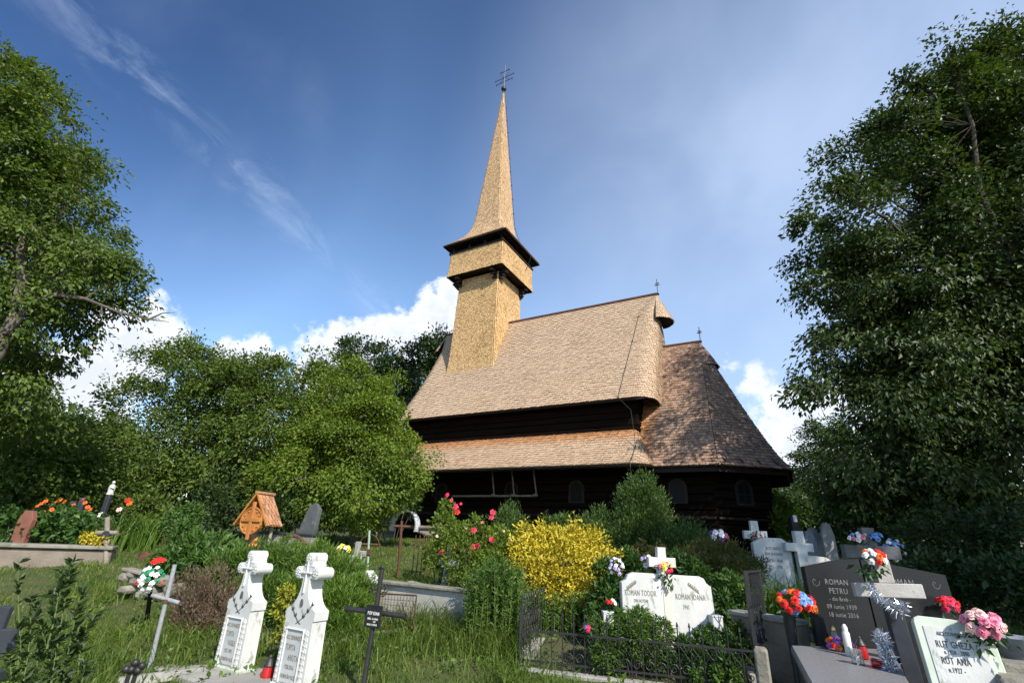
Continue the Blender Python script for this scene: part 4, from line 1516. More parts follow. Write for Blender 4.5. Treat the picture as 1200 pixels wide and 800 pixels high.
MB().box((0, 0, z1), (xr * 2, .05, .14), Matrix.Rotation(R(-4), 3, 'Y'), bev=.008).build('arms', M['darkslate'], t)
MB().box((0, 0, z2 - .02), (xr * 1.7, .16, .07), bev=.008).build('plinth', M['darkslate'], t)


# ------------------------------------------------------------------ generic stones
def slab_cross(name, label, base, h, w_, t_, mat, arm_z=.68, arm_w=.62, rz=0, tilt=(0, 0), group=None, cat='grave cross', bar=.30):
    t = thing(name, label, cat, base, rz, tilt, group)
    b = w_ * bar / 2; az = arm_z * h; ah = b
    out = [(-b, -.1), (b, -.1), (b, az - ah), (w_ / 2, az - ah), (w_ / 2, az + ah), (b, az + ah), (b * .95, h), (-b * .95, h), (-b, az + ah), (-w_ / 2, az + ah), (-w_ / 2, az - ah), (-b, az - ah)]
    MB().prism(out, -t_ / 2, t_ / 2, inset=.008).build('cross', M[mat], t)
    return t


def headstone(name, label, base, out, t_, mat, rz=0, tilt=(0, 0), group=None, cat='headstone'):
    t = thing(name, label, cat, base, rz, tilt, group)
    MB().prism(out, -t_ / 2, t_ / 2, inset=.008).build('slab', M[mat], t)
    return t


# ---------------------------------------------------------------- back left bed
g = gx(95, 12)
for px, Y, py, lab in ((83, 12.0, 587, 'left of two dark slate crosses among the orange lilies'), (94, 12.3, 583, 'right of two dark slate crosses among the orange lilies')):
    B_ = under(px, py + 12, Y); h = h_to(B_, py)
    slab_cross('slate_cross', lab, B_, h, .30, .09, 'darkslate', .66, rz=R(20), group='dark slate crosses in the lily bed', bar=.42)
B_ = under(34, 605, 11); h = h_to(B_, 598)
headstone('headstone', 'small reddish sandstone marker in the leafy bed', B_, [(-.13, -.1), (.13, -.1), (.15, h * .8), (.08, h), (-.08, h), (-.15, h * .8)], .1, 'redstone' if 'redstone' in M else 'clay')
B_ = under(130, 575, 13.5); h = h_to(B_, 563)
t = thing('statue', 'small white draped statue on a dark plinth in the back bed', 'statue', B_)
mb = MB(); mb.lathe([(.085, h - .36), (.07, h - .28), (.08, h - .18), (.06, h - .12), (.03, h - .09)], 12); mb.ball((0, 0, h - .045), .042, 10)
mb.tube([(.05, -.02, h - .15), (.09, -.06, h - .20), (.03, -.09, h - .18)], .02, 8)
mb.build('figure', M['marble'], t, True)
MB().box((0, 0, (h - .36) / 2), (.12, .12, h - .36), bev=.015).build('plinth', M['darkslate'], t)

# carved wooden shrine with a shingled roof
B_ = gx(291, 10.6); h = h_to(B_, 578)
t = thing('wayside_shrine', 'carved orange wooden cross under a steep shingled gable roof', 'shrine', B_, R(-16))
print('shrine', B_, h)
MB().lathe([(.10, -.1), (.11, h * .16), (.085, h * .19), (.115, h * .23), (.115, h * .30), (.08, h * .33), (.11, h * .37), (.07, h * .42)], 14).build('turned_post', M['carved'], t, True)
mb = MB()
zc = h * .58
zc = h * .62
mb.prism([(.25 * math.cos(a), zc + .25 * math.sin(a)) for a in np.linspace(0, 2 * math.pi, 25)[:-1]], -.05, .05)
mb.box((0, -.06, zc), (.075, .04, h * .50), bev=.01); mb.box((0, -.065, zc + .02), (.46, .04, .085), bev=.01)
for a in np.linspace(0, 2 * math.pi, 13)[:-1]:
    mb.ball((.20 * math.cos(a), -.055, zc + .20 * math.sin(a)), .022, 6)
mb.tube([(.25 * math.cos(a), -.055, zc + .25 * math.sin(a)) for a in np.linspace(0, 2 * math.pi, 25)], .016, 6, False)
mb.v = [v + Vector((0, -.17, 0)) for v in mb.v]
mb.build('carved_cross', M['carved'], t, fix=False)
for sx in (-1, 1):
    MB().tube([(sx * .26, .10, -.1), (sx * .26, .10, h * .62)], .032, 8).build('support_post', M['greywood'], t, True)
rh, rw, rd = h * .42, .40, .44
for sx in (-1, 1):
    def f(s, b, sx=sx):
        return (sx * lerp(rw, .01, b), lerp(-rd / 2, rd / 2, s) * sx, h - .02 - rh + rh * b)
    o = shingles('roof_slope', [f], np.linspace(0, 1, 7), .085, .014, M['freshshingle'], t, 60 + sx)
    mb = MB(); shell(mb, [f], 2, 2, .012); mb.build('roof_board', M['carved'], o, fix=False)
    MB().tube([(sx * rw, -rd / 2 - .01, h - .03 - rh), (sx * .0, -rd / 2 - .01, h - .01)], .022, 4).build('barge_board', M['carved'], t)
MB().box((0, 0, h), (.10, rd + .06, .05), bev=.008).build('ridge_cap', M['freshshingle'], t)

# grey leaning slab, block wall and wheel
B_ = gx(349, 11.6); h = h_to(B_, 588)
t = headstone('headstone', 'leaning weathered grey slab with pointed shoulders behind the block wall', B_, [(-.20, -.1), (.20, -.1), (.21, h * .55), (.17, h * .9), (.02, h), (-.13, h * .93), (-.19, h * .6)], .10, 'shadestone', R(-20), (R(-6), R(5)))
B_ = gx(325, 10.9)
t = thing('block_wall', 'low wall of grey concrete blocks beside the carved shrine', 'wall', B_, R(-22))
zt = h_to(B_, 626)
for k in range(4):
    MB().box((-.62 + k * .42, 0, zt / 2), (.405, .2, zt), bev=.012).build('block', M['concrete' if k < 2 else 'mossstone'], t)
MB().box((.02, 0, zt + .02), (1.72, .26, .045), bev=.01).build('coping', M['darkslate'], t)
B_ = gx(338, 10.2); zt = h_to(B_, 627)
mb = MB(); mb.tube([(.33 * math.cos(a), 0, zt - .33 + .33 * math.sin(a)) for a in np.linspace(-.3, math.pi + .3, 26)], .035, 10)
o = mb.build('wheel_hoop', M['rust'], None, True); o.location = B_; o.rotation_euler = (R(8), 0, R(-15))
tag(o, 'rusty half hoop of an old wheel leaning by the block wall', 'hoop')

# small stone cross with yellow flowers
B_ = gx(413, 9.6); h = h_to(B_, 635)
t = thing('headstone', 'little stepped white concrete grave marker with squat cross', 'headstone', B_, R(-20))
z0 = h - .24
MB().box((0, 0, z0 / 2 + .02), (.30, .14, z0), bev=.015).build('base', M['concrete'], t)
MB().box((0, 0, z0 + .13), (.085, .08, .24), bev=.008).build('upright', M['concrete'], t)
MB().box((.12, 0, z0 + .05), (.11, .09, .10), bev=.01).build('shoulder', M['concrete'], t)
bouquet('bouquet', 'pale yellow chrysanthemums beside the little white marker', at(402, 644, 9.45), .10, ('yellow', 'yellow', 'white'), 9, .09, seed=9, leaves=30)
# mint and rust cross with wire halo


def halo(t, T0, a, b):
    m = T0 * .55
    mb = MB(); mb.tube([(m.x + .20 * math.cos(x), -.01, m.z + .05 + .26 * math.sin(x)) for x in np.linspace(-.2, math.pi + .2, 20)], .009, 5); mb.build('wire_halo', M['rust'], t)
    MB().box((m.x, -.03, m.z), (.11, .03, .11), bev=.01).build('centre_plate', M['rust'], t)
    a, b = T0 * .5, T0


t, B_, T0, a, b = pipe_cross('iron_cross', 'mint painted cross with rusty arms and wire halo', (430, 654), (433, 621), 9.9, 'mint', .022, ((415, 637), (446, 638)), extra=halo)
for ch in t.children:
    if ch.name.startswith('arms'):
        ch.data.materials.clear(); ch.data.materials.append(M['rust'])
t, B_, T0, a, b = pipe_cross('iron_cross', 'tall thin rusty brown cross in front of the white arch', (466, 660), (471, 610), 10.2, 'rust', .025, ((461, 616), (481, 617)))
# white sheet arch and trestle beam at the church wall
B_ = gx(471, 15.2); zt = h_to(B_, 598)
t = thing('sheet_arch', 'bent white sheet metal arch standing before the church wall', 'arch', B_, R(-18))
w_ = (at(489, 620, 15.2)[0] - at(455, 620, 15.2)[0]) / 2
mb = MB()
vs = []; fs = []
for k, a_ in enumerate(np.linspace(-.35, math.pi + .35, 25)):
    for yy in (-.13, .13):
        for rr in (w_, w_ - .02):
            vs.append((rr * math.cos(a_), yy, zt - w_ + rr * math.sin(a_)))
for k in range(24):
    i = k * 4
    fs += [(i, i + 2, i + 6, i + 4), (i + 1, i + 5, i + 7, i + 3), (i, i + 4, i + 5, i + 1), (i + 2, i + 3, i + 7, i + 6)]
mb.add(vs, fs); mb.build('sheet', M['whitesheet'] if 'whitesheet' in M else M['whitepaint'], t, fix=True)
for yy in (-.14, .14):
    MB().tube([(w_ * 1.01 * math.cos(a_), yy, zt - w_ + w_ * 1.01 * math.sin(a_)) for a_ in np.linspace(-.35, math.pi + .35, 25)], .018, 6).build('rim', M['greypaint'], t, True)
A_ = at(441, 615, 16.2); Bq = at(523, 619, 14.6)
t = thing('trestle', 'long grey pole trestle with slanted legs at the foot of the church', 'trestle', gx(480, 15.6))
loc = np.array(t.location)
MB().tube([A_ - loc, Bq - loc], .05, 8).build('pole', M['greywood'], t, True)
for u in (.08, .9):
    P = A_ + (Bq - A_) * u - loc
    for dx in (-.35, .3):
        MB().tube([P, (P[0] + dx, P[1] - dx * .4, -.1)], .035, 7).build('leg', M['greywood'], t, True)
for k in range(4):
    A2 = at(490 + k * 3, 622 + k * 1.5, 15.3 - .15 * k); B2 = at(522 + k * 2, 624 + k, 14.7 - .1 * k)
    o = MB().tube([A2, B2], .05, 8).build('log', M['greywood'], None, True)
    tag(o, 'short grey log stacked behind the rose bush', 'log', 'short logs stacked behind the rose bush')

# concrete wall with a white end post, bed frame grille and lanterns
p0 = gp(548, 742); p1 = p0.copy()
while proj(p1)[0] > 436:
    p1 = p1 - EAST * .02
p1[2] = float(zg(p1[0], p1[1]))
d = Vector(p1 - p0); d.z = 0
t = thing('grave_wall', 'pale concrete side wall of a raised grave, streaked and overgrown', 'wall', (p0 + p1) / 2)
loc = np.array(t.location)
z0 = at(545, 692, p0[1])[2]; z1 = at(440, 684, p1[1])[2]
print('gravewall', p0, p1, z0, z1)
rot = Matrix.Rotation(math.atan2(-d.y, -d.x), 3, 'Z')
zt = (z0 + z1) / 2 - loc[2]
MB().box((0, .07, zt / 2 - .25), (d.length, .14, zt + .5), rot, bev=.01).build('wall', M['palewall'] if 'palewall' in M else M['concrete'], t)
MB().box((0, .06, zt + .015), (d.length + .05, .22, .045), rot, bev=.01).build('coping', M['mossstone'], t)
B_ = gx(424, float(p1[1]) - .25); h = h_to(B_, 668)
t = thing('marker_post', 'white slanting concrete end stone left of the grave wall', 'post', B_, R(-30))
MB().prism([(-.16, -.1), (.14, -.1), (.13, h * .86), (.02, h), (-.16, h * .98)], -.08, .08).build('stone', M['marble'], t)
A_ = gx(440, float(p1[1]) - .7); Bq = gx(483, float(p1[1]) - 1.0)
za = at(444, 695, A_[1])[2]; zb = at(482, 697, Bq[1])[2]
t = thing('wire_panel', 'rusty wire grille panel leaning against the grave wall', 'grille', (A_ + Bq) / 2)
loc = np.array(t.location)
a0, b0 = Vector(A_ - loc), Vector(Bq - loc); a1 = Vector((a0.x, a0.y, za - loc[2])); b1_ = Vector((b0.x, b0.y, zb - loc[2]))
mb = MB()
for q in ((a0, a1), (a1, b1_), (b1_, b0)):
    mb.tube(list(q), .011, 6)
mb.build('frame', M['rust'], t, True)
mb = MB()
for k in range(1, 12):
    u = k / 12; mb.tube([a0.lerp(b0, u), a1.lerp(b1_, u)], .0035, 4, False)
for k in range(1, 7):
    u = k / 7; mb.tube([a0.lerp(a1, u), b0.lerp(b1_, u)], .0035, 4, False)
mb.build('wire_mesh', M['rust'], t, fix=False)
for px, py, lab in ((454, 737, 'taller of two small red lanterns below the wire grille'), (445, 739, 'shorter of two small red lanterns below the wire grille')):
    P = gp(px, py + 3); lantern(lab, P, .17 if px > 450 else .13)
mb = MB(); pts = [gp(x, y) + np.array([0, 0, .05]) for x, y in ((380, 762), (420, 750), (455, 746), (492, 738))]; mb.tube(pts, .03, 6)
tag(mb.build('wooden_edging', M['greywood'], None, True), 'grey wooden pole edging the grave plot in front of the hedge', 'edging')
# fallen stone block and dark grille by the roses
B_ = gx(487, 8.9); o = MB().box((0, 0, .10), (.34, .24, .26), Matrix.Rotation(R(9), 3, 'Y') @ Matrix.Rotation(R(-20), 3, 'Z'), bev=.03).build('stone_block', M['concrete'], None, True); o.location = B_
tag(o, 'grey stone block lying in the grass below the rose bush', 'stone')
B_ = gx(492, 10.4); h = h_to(B_, 627)
t = thing('iron_grille', 'short rusty iron grave railing left of the roses', 'railing', B_, R(35))
for k in range(5):
    MB().tube([(k * .09 - .18, 0, -.05), (k * .09 - .18, 0, h)], .010, 6).build('bar', M['rust'], t, True)
for z in (.12, h * .86):
    MB().tube([(-.24, 0, z), (.24, 0, z)], .012, 6).build('rail', M['rust'], t, True)
B_ = gx(519, 8.9); h = h_to(B_, 640)
slab_cross('stone_cross', 'grey lichened stone cross leaning among the rose stems', B_, h, .34, .10, 'greypaint', .7, rz=R(-20), tilt=(R(4), R(8)))

# ------------------------------------------------------------------ fenced grave in the middle
F0 = gp(600, 783)                          # front left corner of the kerb
fdir = np.array([math.cos(R(-16)), math.sin(R(-16)), 0]); fdep = np.array([math.sin(R(16)), math.cos(R(16)), 0])
Wf = 2.55
z_k = float(F0[2]) + .14
t = thing('grave_kerb', 'concrete kerb carrying the black fence of the middle grave', 'kerb', F0, R(-16))
MB().box((Wf / 2, .07, -.20), (Wf + .1, .16, .42), bev=.012).build('front_kerb', M['concrete'], t)
MB().box((.07, 1.16, -.06), (.16, 2.0, .42), bev=.012).build('side_kerb', M['concrete'], t)
MB().box((Wf - .05, 1.16, -.06), (.16, 2.0, .42), bev=.012).build('side_kerb', M['concrete'], t)


def fence_panel(root, L, h, n, ox, oy, rz, z0=.02):
    mt = Matrix.Translation((ox, oy, z0)) @ Matrix.Rotation(rz, 4, 'Z')
    def put(mb, name, smooth=True):
        m2 = MB(); m2.add(mb.v, mb.f, mt); return m2.build(name, M['iron'], root, smooth, fix=False)
    for k in range(n + 1):
        x = L * k / n
        big = k in (0, n)
        mb = MB(); mb.tube([(x, 0, -.03), (x, 0, h * (1.04 if big else .95))], .013 if big else .0065, 8)
        mb.lathe([(.004, 0), (.013, .012), (.004, .05)], 6, Matrix.Translation((x, 0, h * (1.04 if big else .95))))
        put(mb, 'post' if big else 'bar')
    for z in (.06, h * .66):
        mb = MB(); mb.box((L / 2, 0, z), (L, .010, .020)); put(mb, 'rail', False)
    for k in range(n):
        x = L * (k + .5) / n; r_ = L / n * .40
        mb = MB(); mb.tube([(x + r_ * (1 - u * .85) * math.cos(u * 10), 0, .06 + .015 + r_ + r_ * (1 - u * .85) * math.sin(u * 10)) for u in np.linspace(0, 1, 22)], .0045, 5, False)
        put(mb, 'scroll')
        mb = MB()
        zt_ = .10 + 2 * r_; hh = h * .66 - zt_ - .01
        mb.tube([(x - r_ * 1.1, 0, zt_), (x + r_ * 1.1, 0, zt_ + hh)], .004, 5, False); mb.tube([(x + r_ * 1.1, 0.006, zt_), (x - r_ * 1.1, .006, zt_ + hh)], .004, 5, False)
        put(mb, 'lattice')


hf = h_to(F0 + np.array([.06, .05, .02]), 716)
print('fence h', hf, F0)
fe = thing('iron_fence', 'low black wrought iron fence with scrolls round the middle grave', 'fence', F0, R(-16))
fence_panel(fe, Wf - .12, hf, 20, .06, .07, 0)
fence_panel(fe, 1.9, hf, 15, .07, .1, math.pi / 2, .16)
# white double headstone
B_ = gx(782, 6.35)
Yd = 6.35
zt = at(780, 672, Yd)[2] - B_[2]; xl = at(728, 700, Yd)[0] - B_[0]; xr = at(834, 700, Yd)[0] - B_[0]
print('double', B_, zt, xl, xr)
out = [(xl, -.1), (xr + .03, -.1), (xr, zt - .12), (xr - .05, zt - .085), (xr - .075, zt - .035), (xr - .13, zt - .012), (xl + .15, zt), (xl + .085, zt - .03), (xl + .06, zt - .08), (xl + .005, zt - .11)]
t = headstone('double_headstone', 'broad white marble double headstone with clipped corners behind the black fence', B_, out, .10, 'marble', R(0), (R(-3), 0))
cxm = (xl + xr) / 2
MB().box((cxm + .0, -.055, zt / 2 - .03), (.085, .02, zt + .05), bev=.004).build('centre_strip', M['creammarble'] if 'creammarble' in M else M['marble'], t)
text('inscription', [('ROMAN TODOR', .062, xl / 2 - .02, zt - .245), ('DIN HOTENI', .036, xl / 2 - .02, zt - .315), ('1932 1994', .050, xl / 2 - .03, zt - .415),
                     ('ROMAN IOANA', .062, xr / 2 + .03, zt - .265), ('1941', .050, xr / 2 - .03, zt - .365)], 'greyletter', t, (0, -.0605, 0), squeeze=.55)
for sx in (-1, 1):
    mb = MB()
    for k in range(6):
        x = sx * (abs(xl) * .62 + k * .020); z = zt - .10 - k * .014
        for q in (-1, 1):
            d = Vector((sx * .03, 0, .022 * q - .008)); p = Vector((x, -.0605, z)); n_ = Vector((-d.z, 0, d.x)) * .3
            mb.add([p, p + d * .5 + n_, p + d, p + d * .5 - n_], [(0, 1, 2, 3)])
    mb.build('engraved_leaf', M['greyletter'], t, fix=False)
# small white cross standing on it, side pillars
zc0 = zt
t2 = slab_cross('marble_cross', 'small white marble cross on top of the double headstone', B_ + np.array([cxm - .02, .05, zc0 - .02]), h_to(B_ + np.array([cxm, .05, zc0]), 641) + .02, .33, .08, 'marble', .46, rz=0, bar=.33)
bouquet('bouquet', 'pink and yellow flowers tied to the small marble cross', B_ + np.array([cxm, -.06, zc0 + .07]), .075, ('yellow', 'pink', 'yellow', 'rosered'), 10, .055, seed=12, leaves=46, leaf=.06, drop=.16)
bouquet('bouquet', 'lilac artificial flowers behind the small marble cross', B_ + np.array([cxm - .16, .12, zc0 + .12]), .08, ('lilac', 'white', 'lilac'), 8, .06, seed=13, leaves=20)
bouquet('bouquet', 'lilac and white flower spray left of the double headstone', at(722, 664, 6.9), .09, ('lilac', 'white'), 16, .05, seed=14, leaves=40, sq=(1, .7, 1.1))
for px, lab, py in ((845, 'low white marble pillar right of the double headstone', 721), (714, 'low white marble pillar left of the double headstone, half hidden', 716)):
    b_ = gx(px, 6.25); h = h_to(b_, py)
    t = thing('pillar', lab, 'pillar', b_)
    MB().box((0, 0, h / 2 - .05), (.12, .12, h + .1), bev=.008).build('shaft', M['marble'], t); MB().box((0, 0, h), (.13, .13, .015), bev=.004).build('cap', M['marble'], t)
bouquet('bouquet', 'tiny red and white flowers on the left marble pillar', at(716, 706, 6.2), .045, ('red', 'white'), 5, .05, seed=15, leaves=12)

# old lattice gate at the right corner of the fence
B_ = gx(893, 5.6)
t = thing('iron_gate', 'tall old black lattice gate panel at the right end of the fence', 'gate', B_, R(52))
hg = h_to(B_, 668)
L_ = .62
zl = hg * .40
for x, z0_, z1_ in ((0, -.1, hg), (L_, zl - .35, hg)):
    MB().tube([(x, 0, z0_), (x, 0, z1_)], .026 if x == 0 else .02, 6).build('post', M['iron'], t)
for z in (zl, hg - .02):
    MB().tube([(0, 0, z), (L_, 0, z)], .016, 5).build('rail', M['iron'], t)
mb = MB()
for k in range(9):
    u = k / 8
    mb.tube([(L_ * u, 0, zl), (min(L_, L_ * u + .3), 0, zl + min(hg - zl, (min(L_, L_ * u + .3) - L_ * u) * 2.2))], .006, 4, False)
    mb.tube([(L_ * u, 0.008, zl), (max(0, L_ * u - .3), 0.008, zl + (L_ * u - max(0, L_ * u - .3)) * 2.2)], .006, 4, False)
    mb.tube([(L_ * u, 0.004, zl), (L_ * u, .004, hg)], .006, 4, False)
mb.build('lattice', M['iron'], t, fix=False)

# ------------------------------------------------------------------ graves behind, right of the apse
Y_ = 9.6
B_ = under(884, 622, 11.6); h = h_to(B_, 610)
t = slab_cross('marble_cross', 'white cross with dark wreath below the apse corner', B_, h, .50, .10, 'marble', .74, rz=R(-8), bar=.34)
bouquet('wreath', 'dark wreath with red flowers hanging on the white cross', B_ + np.array([0, -.09, h * .70]), .12, ('red', 'white'), 5, .06, seed=16, cat='wreath', leaves=110, leaf=.08)
B_ = under(905, 648, 9.4); zt = h_to(B_, 630); x0 = at(884, 650, 9.4)[0] - B_[0]; x1 = at(925, 650, 9.4)[0] - B_[0]
out = [(x0, -.1), (x1, -.1), (x1, zt - .13), (x1 * .8, zt - .05), (x1 * .55, zt), (x0 * .5, zt), (x0 * .75, zt - .05), (x0, zt - .10)]
t = headstone('headstone', 'greyish white headstone with arched top and dark lettering behind the gate', B_, out, .12, 'marble', R(-8))
text('inscription', [('ROTUNDU', .055, 0, zt - .20), ('ION SI ILEANA', .05, 0, zt - .29), ('PETRU ANA', .055, 0, zt - .40), ('1912 - 1978', .05, 0, zt - .50)], 'letter', t, (.0, -.0695, 0), squeeze=.62)
B_ = under(938, 645, 9.2); h = h_to(B_, 622); xr = at(976, 660, 9.2)[0] - B_[0]; xa = at(947, 640, 9.2)[0] - B_[0]
z_arm = h_to(B_, 641); z_sh = h_to(B_, 650)
out = [(-.075, -.1), (xr, -.1), (xr, z_sh - .16), (xr * .86, z_sh - .07), (xr * .7, z_sh - .02), (.09, z_sh), (.09, z_arm - .07), (xa + .05, z_arm - .07), (xa + .05, z_arm + .07), (.08, z_arm + .07), (.075, h), (-.075, h), (-.075, z_arm + .07), (-.26, z_arm + .07), (-.26, z_arm - .07), (-.085, z_arm - .07)]
t = headstone('headstone', 'dappled white headstone joined to an upright cross behind the black granite', B_, out, .12, 'marble', R(-8))
B_ = under(930, 612, 12.5); h = h_to(B_, 603)
t = headstone('headstone', 'narrow black obelisk with white tip behind the white cross stone', B_, [(-.11, -.1), (.11, -.1), (.09, h * .95), (0, h), (-.09, h * .95)], .14, 'blackgranite')
MB().box((0, -.09, h * .93), (.09, .03, .16), bev=.006).build('photo_plate', M['marble'], t)
for px, Y, py, w_, lab, mt in ((968, 12.6, 613, .3, 'slim grey rounded stone in the shade under the walnut', 'concrete'), (955, 14.0, 618, .5, 'broad pale stone far back under the walnut', 'concrete'), (948, 13.0, 622, .3, 'squat grey stone just right of the obelisk', 'greypaint')):
    b_ = under(px, py + 10, Y); h = h_to(b_, py)
    headstone('headstone', lab, b_, [(-w_ / 2, -.1), (w_ / 2, -.1), (w_ * .46, h * .75), (w_ * .25, h), (-w_ * .25, h), (-w_ * .46, h * .75)], .12, mt, R(-12), (R(-3), R(2)), 'grey stones under the walnut')
B_ = under(1017, 632, 8.4); h = h_to(B_, 618)
slab_cross('granite_cross', 'dark grey granite cross in shade behind the red and white bouquet', B_, h, .82, .12, 'greygranite2' if 'greygranite2' in M else 'blackgranite', .72, rz=R(-10), bar=.24)
bouquet('wreath', 'pale blue paper wreath leaning beside the dark granite cross', at(1048, 645, 8.5), .17, ('blue', 'white'), 14, .085, seed=17, cat='wreath', sq=(.9, .3, 1), leaves=40)
bouquet('bouquet', 'white and blue flowers on the arm of the dark cross', at(1007, 630, 8.2), .12, ('white', 'blue', 'white', 'pink'), 10, .08, seed=18, leaves=26, sq=(1.3, .6, .5))
bouquet('bouquet', 'bright blue flowers right of the dark cross top', at(1027, 629, 8.3), .07, ('blue',), 5, .08, seed=19, leaves=14)
bouquet('bouquet', 'white and violet flowers at the foot of the apse', at(842, 628, 11.4), .17, ('white', 'white', 'purple', 'pink'), 9, .13, seed=20, leaves=24)

# ------------------------------------------------------------------ right foreground: black granite double stone
B_ = under(1018, 690, 5.3)
lx, rx = at(953, 690, 5.3)[0] - B_[0], at(1106, 690, 5.3)[0] - B_[0]
zl, zm, zr = at(950, 664, 5.3)[2] - B_[2], at(1020, 656, 5.3)[2] - B_[2], at(1104, 673, 5.3)[2] - B_[2]
print('granite', B_, lx, rx, zl, zm, zr)
t = thing('granite_headstone', 'polished black granite double headstone with engraved grey lettering', 'headstone', B_, R(-8), (R(-4), 0))
MB().prism([(lx, -.1), (-.01, -.1), (-.01, zm), (lx * .35, zm - .004), (lx, zl)], -.045, .045, inset=.005).build('slab', M['blackgranite'], t)
MB().prism([(.0, -.1), (rx, -.1), (rx, zr), (rx * .35, zm - .03), (.0, zm)], -.045, .045, inset=.005).build('slab', M['blackgranite'], t)
text('inscription', [('ROMAN', .052, lx * .50, zl - .155), ('PETRU', .052, lx * .50, zl - .235), ('- din Breb -', .036, lx * .5, zl - .30), ('09 iunie 1939', .042, lx * .5, zl - .37), ('18 iunie 2016', .042, lx * .5, zl - .44),
                     ('ROMAN', .060, rx * .42, zl - .13), ('MARIA', .060, rx * .42, zl - .21)], 'letgrey' if 'letgrey' in M else 'greyletter', t, (0, -.0515, 0), squeeze=.8)
mb = MB()
for k in range(9):
    a = k * .7
    mb.tube([(lx * .86 + .045 * math.cos(a) * k / 9, -.0515, zl - .13 + .06 * math.sin(a) * k / 9 + .0), (lx * .86 + .045 * math.cos(a + .7) * (k + 1) / 9, -.0515, zl - .13 + .06 * math.sin(a + .7) * (k + 1) / 9)], .002, 4)
    mb.tube([(rx * .84 + .045 * math.cos(a) * k / 9, -.0515, zl - .10 + .06 * math.sin(a) * k / 9), (rx * .84 + .045 * math.cos(a + .7) * (k + 1) / 9, -.0515, zl - .10 + .06 * math.sin(a + .7) * (k + 1) / 9)], .002, 4)
mb.build('engraved_rose', M['greyletter'], t, fix=False)
# concrete cross with tinsel in front of it
Bc = under(1049, 692, 4.7)
zt = at(1042, 656, 4.7)[2] - Bc[2]
za = at(1048, 692, 4.7)[2] - Bc[2]
print('concrete cross', Bc, zt, za)
t = thing('concrete_cross', 'stained pale concrete cross with dark stem hung with silver tinsel', 'grave cross', Bc, R(-20), (R(-3), R(-2)))
xa0 = -.235; xa1 = .235
MB().box((0, 0, za), (.52, .10, .115), bev=.006).build('arms', M['lichencross'], t)
MB().box((-.0, 0, (za + zt) / 2 + .03), (.125, .098, zt - za - .055), bev=.006).build('head', M['lichencross'], t)
MB().box((0, .0, (za - .06) / 2 - .05), (.125, .096, za + .04), bev=.006).build('stem', M['darkslate'], t)


def tinsel(name, label, pts, rad, n, seed, rz=0, loc=(0, 0, 0)):
    rng = np.random.default_rng(seed)
    pts = np.array([np.asarray(p) for p in pts])
    t = thing(name, label, 'tinsel', tuple(pts[0]))
    u = rng.random(n) * (len(pts) - 1)
    i = np.minimum(u.astype(int), len(pts) - 2)
    P = pts[i] + (pts[i + 1] - pts[i]) * (u - i)[:, None] - pts[0]
    d = unit(rng.normal(size=(n, 3)))
    V, F = leaf_cards(P, rad, rng, d, 0, .12, spread=.1)
    link_np('foil_strips', V, F, M['silverfoil'], t)
    MB().tube([p - pts[0] for p in pts], .006, 5).build('cord', M['silverfoil'], t)
    return t


ax = lambda px, py, dy=0: at(px, py, 4.60 + dy)
tinsel('tinsel_garland', 'silver tinsel garland slung across the concrete cross arms', [ax(1018, 684, .1), ax(1024, 694, .08), ax(1032, 702, .05), ax(1044, 709), ax(1054, 716)], .055, 420, 5)
tinsel('tinsel_garland', 'thick bunch of silver tinsel below the cross arms', [ax(1044, 708), ax(1052, 714), ax(1060, 708), ax(1056, 720)], .06, 420, 6)
bouquet('bouquet', 'red and white carnations wired to the left of the concrete cross head', at(1024, 653, 4.7), .085, ('white', 'red', 'white', 'orange'), 13, .06, seed=22, leaves=60, leaf=.07, drop=.14)
bouquet('bouquet', 'deep red flowers on the right end of the black granite', at(1111, 708, 5.1), .075, ('red', 'rosered'), 10, .07, seed=23, leaves=24)

# granite slab with candles
zs_ = at(985, 770, 4.5)[2]
corners = [at(926, 756, 4.95), at(1040, 748, 4.7), at(1062, 800, 4.05), at(950, 805, 4.2)]
S0 = np.mean(corners, axis=0)
zs_ = float(S0[2]) - .02
pl = []
for px, py in ((926, 755), (1046, 760), (1080, 825), (950, 800)):
    d = ray(px, py); pl.append(CAM + d * ((zs_ - EYE) / d[2]))
S0 = np.mean(pl, axis=0)
t = thing('grave_slab', 'grey speckled granite slab with bevelled edge below the black headstone', 'grave slab', S0)
q4 = [Vector((p - S0)[:2].tolist() + [0]) for p in pl]
mb = MB()
up_ = [Vector((p.x * .965, p.y * .965, 0)) for p in q4]; ed = [Vector((p.x, p.y, -.03)) for p in q4]; lo_ = [Vector((p.x, p.y, -.07)) for p in q4]
vs = up_ + ed + lo_
fs = [(0, 1, 2, 3)] + [(i, (i + 1) % 4, 4 + (i + 1) % 4, 4 + i) for i in range(4)] + [(4 + i, 4 + (i + 1) % 4, 8 + (i + 1) % 4, 8 + i) for i in range(4)] + [(11, 10, 9, 8)]
mb.add(vs, fs); mb.build('slab', M['greygranite'], t)
mb = MB(); vs = [Vector((p.x * .92, p.y * .92, -.07)) for p in q4] + [Vector((p.x * .92, p.y * .92, -.6)) for p in q4]
mb.add(vs, [(i, (i + 1) % 4, 4 + (i + 1) % 4, 4 + i) for i in range(4)]); mb.build('surround', M['darkslate'], t)
print('slab', pl)


def on_slab(px, py):
    d = ray(px, py); P = CAM + d * ((zs_ - EYE) / d[2]); return P


P = on_slab(988, 762); bouquet('wreath', 'little purple and orange flower wreath lying on the granite slab', P + np.array([-.02, 0, .05]), .085, ('orange', 'purple', 'orange', 'red', 'purple'), 16, .055, cat='wreath', seed=24, sq=(1.25, 1, .5), face=(0, -.4, .9), leaves=40)


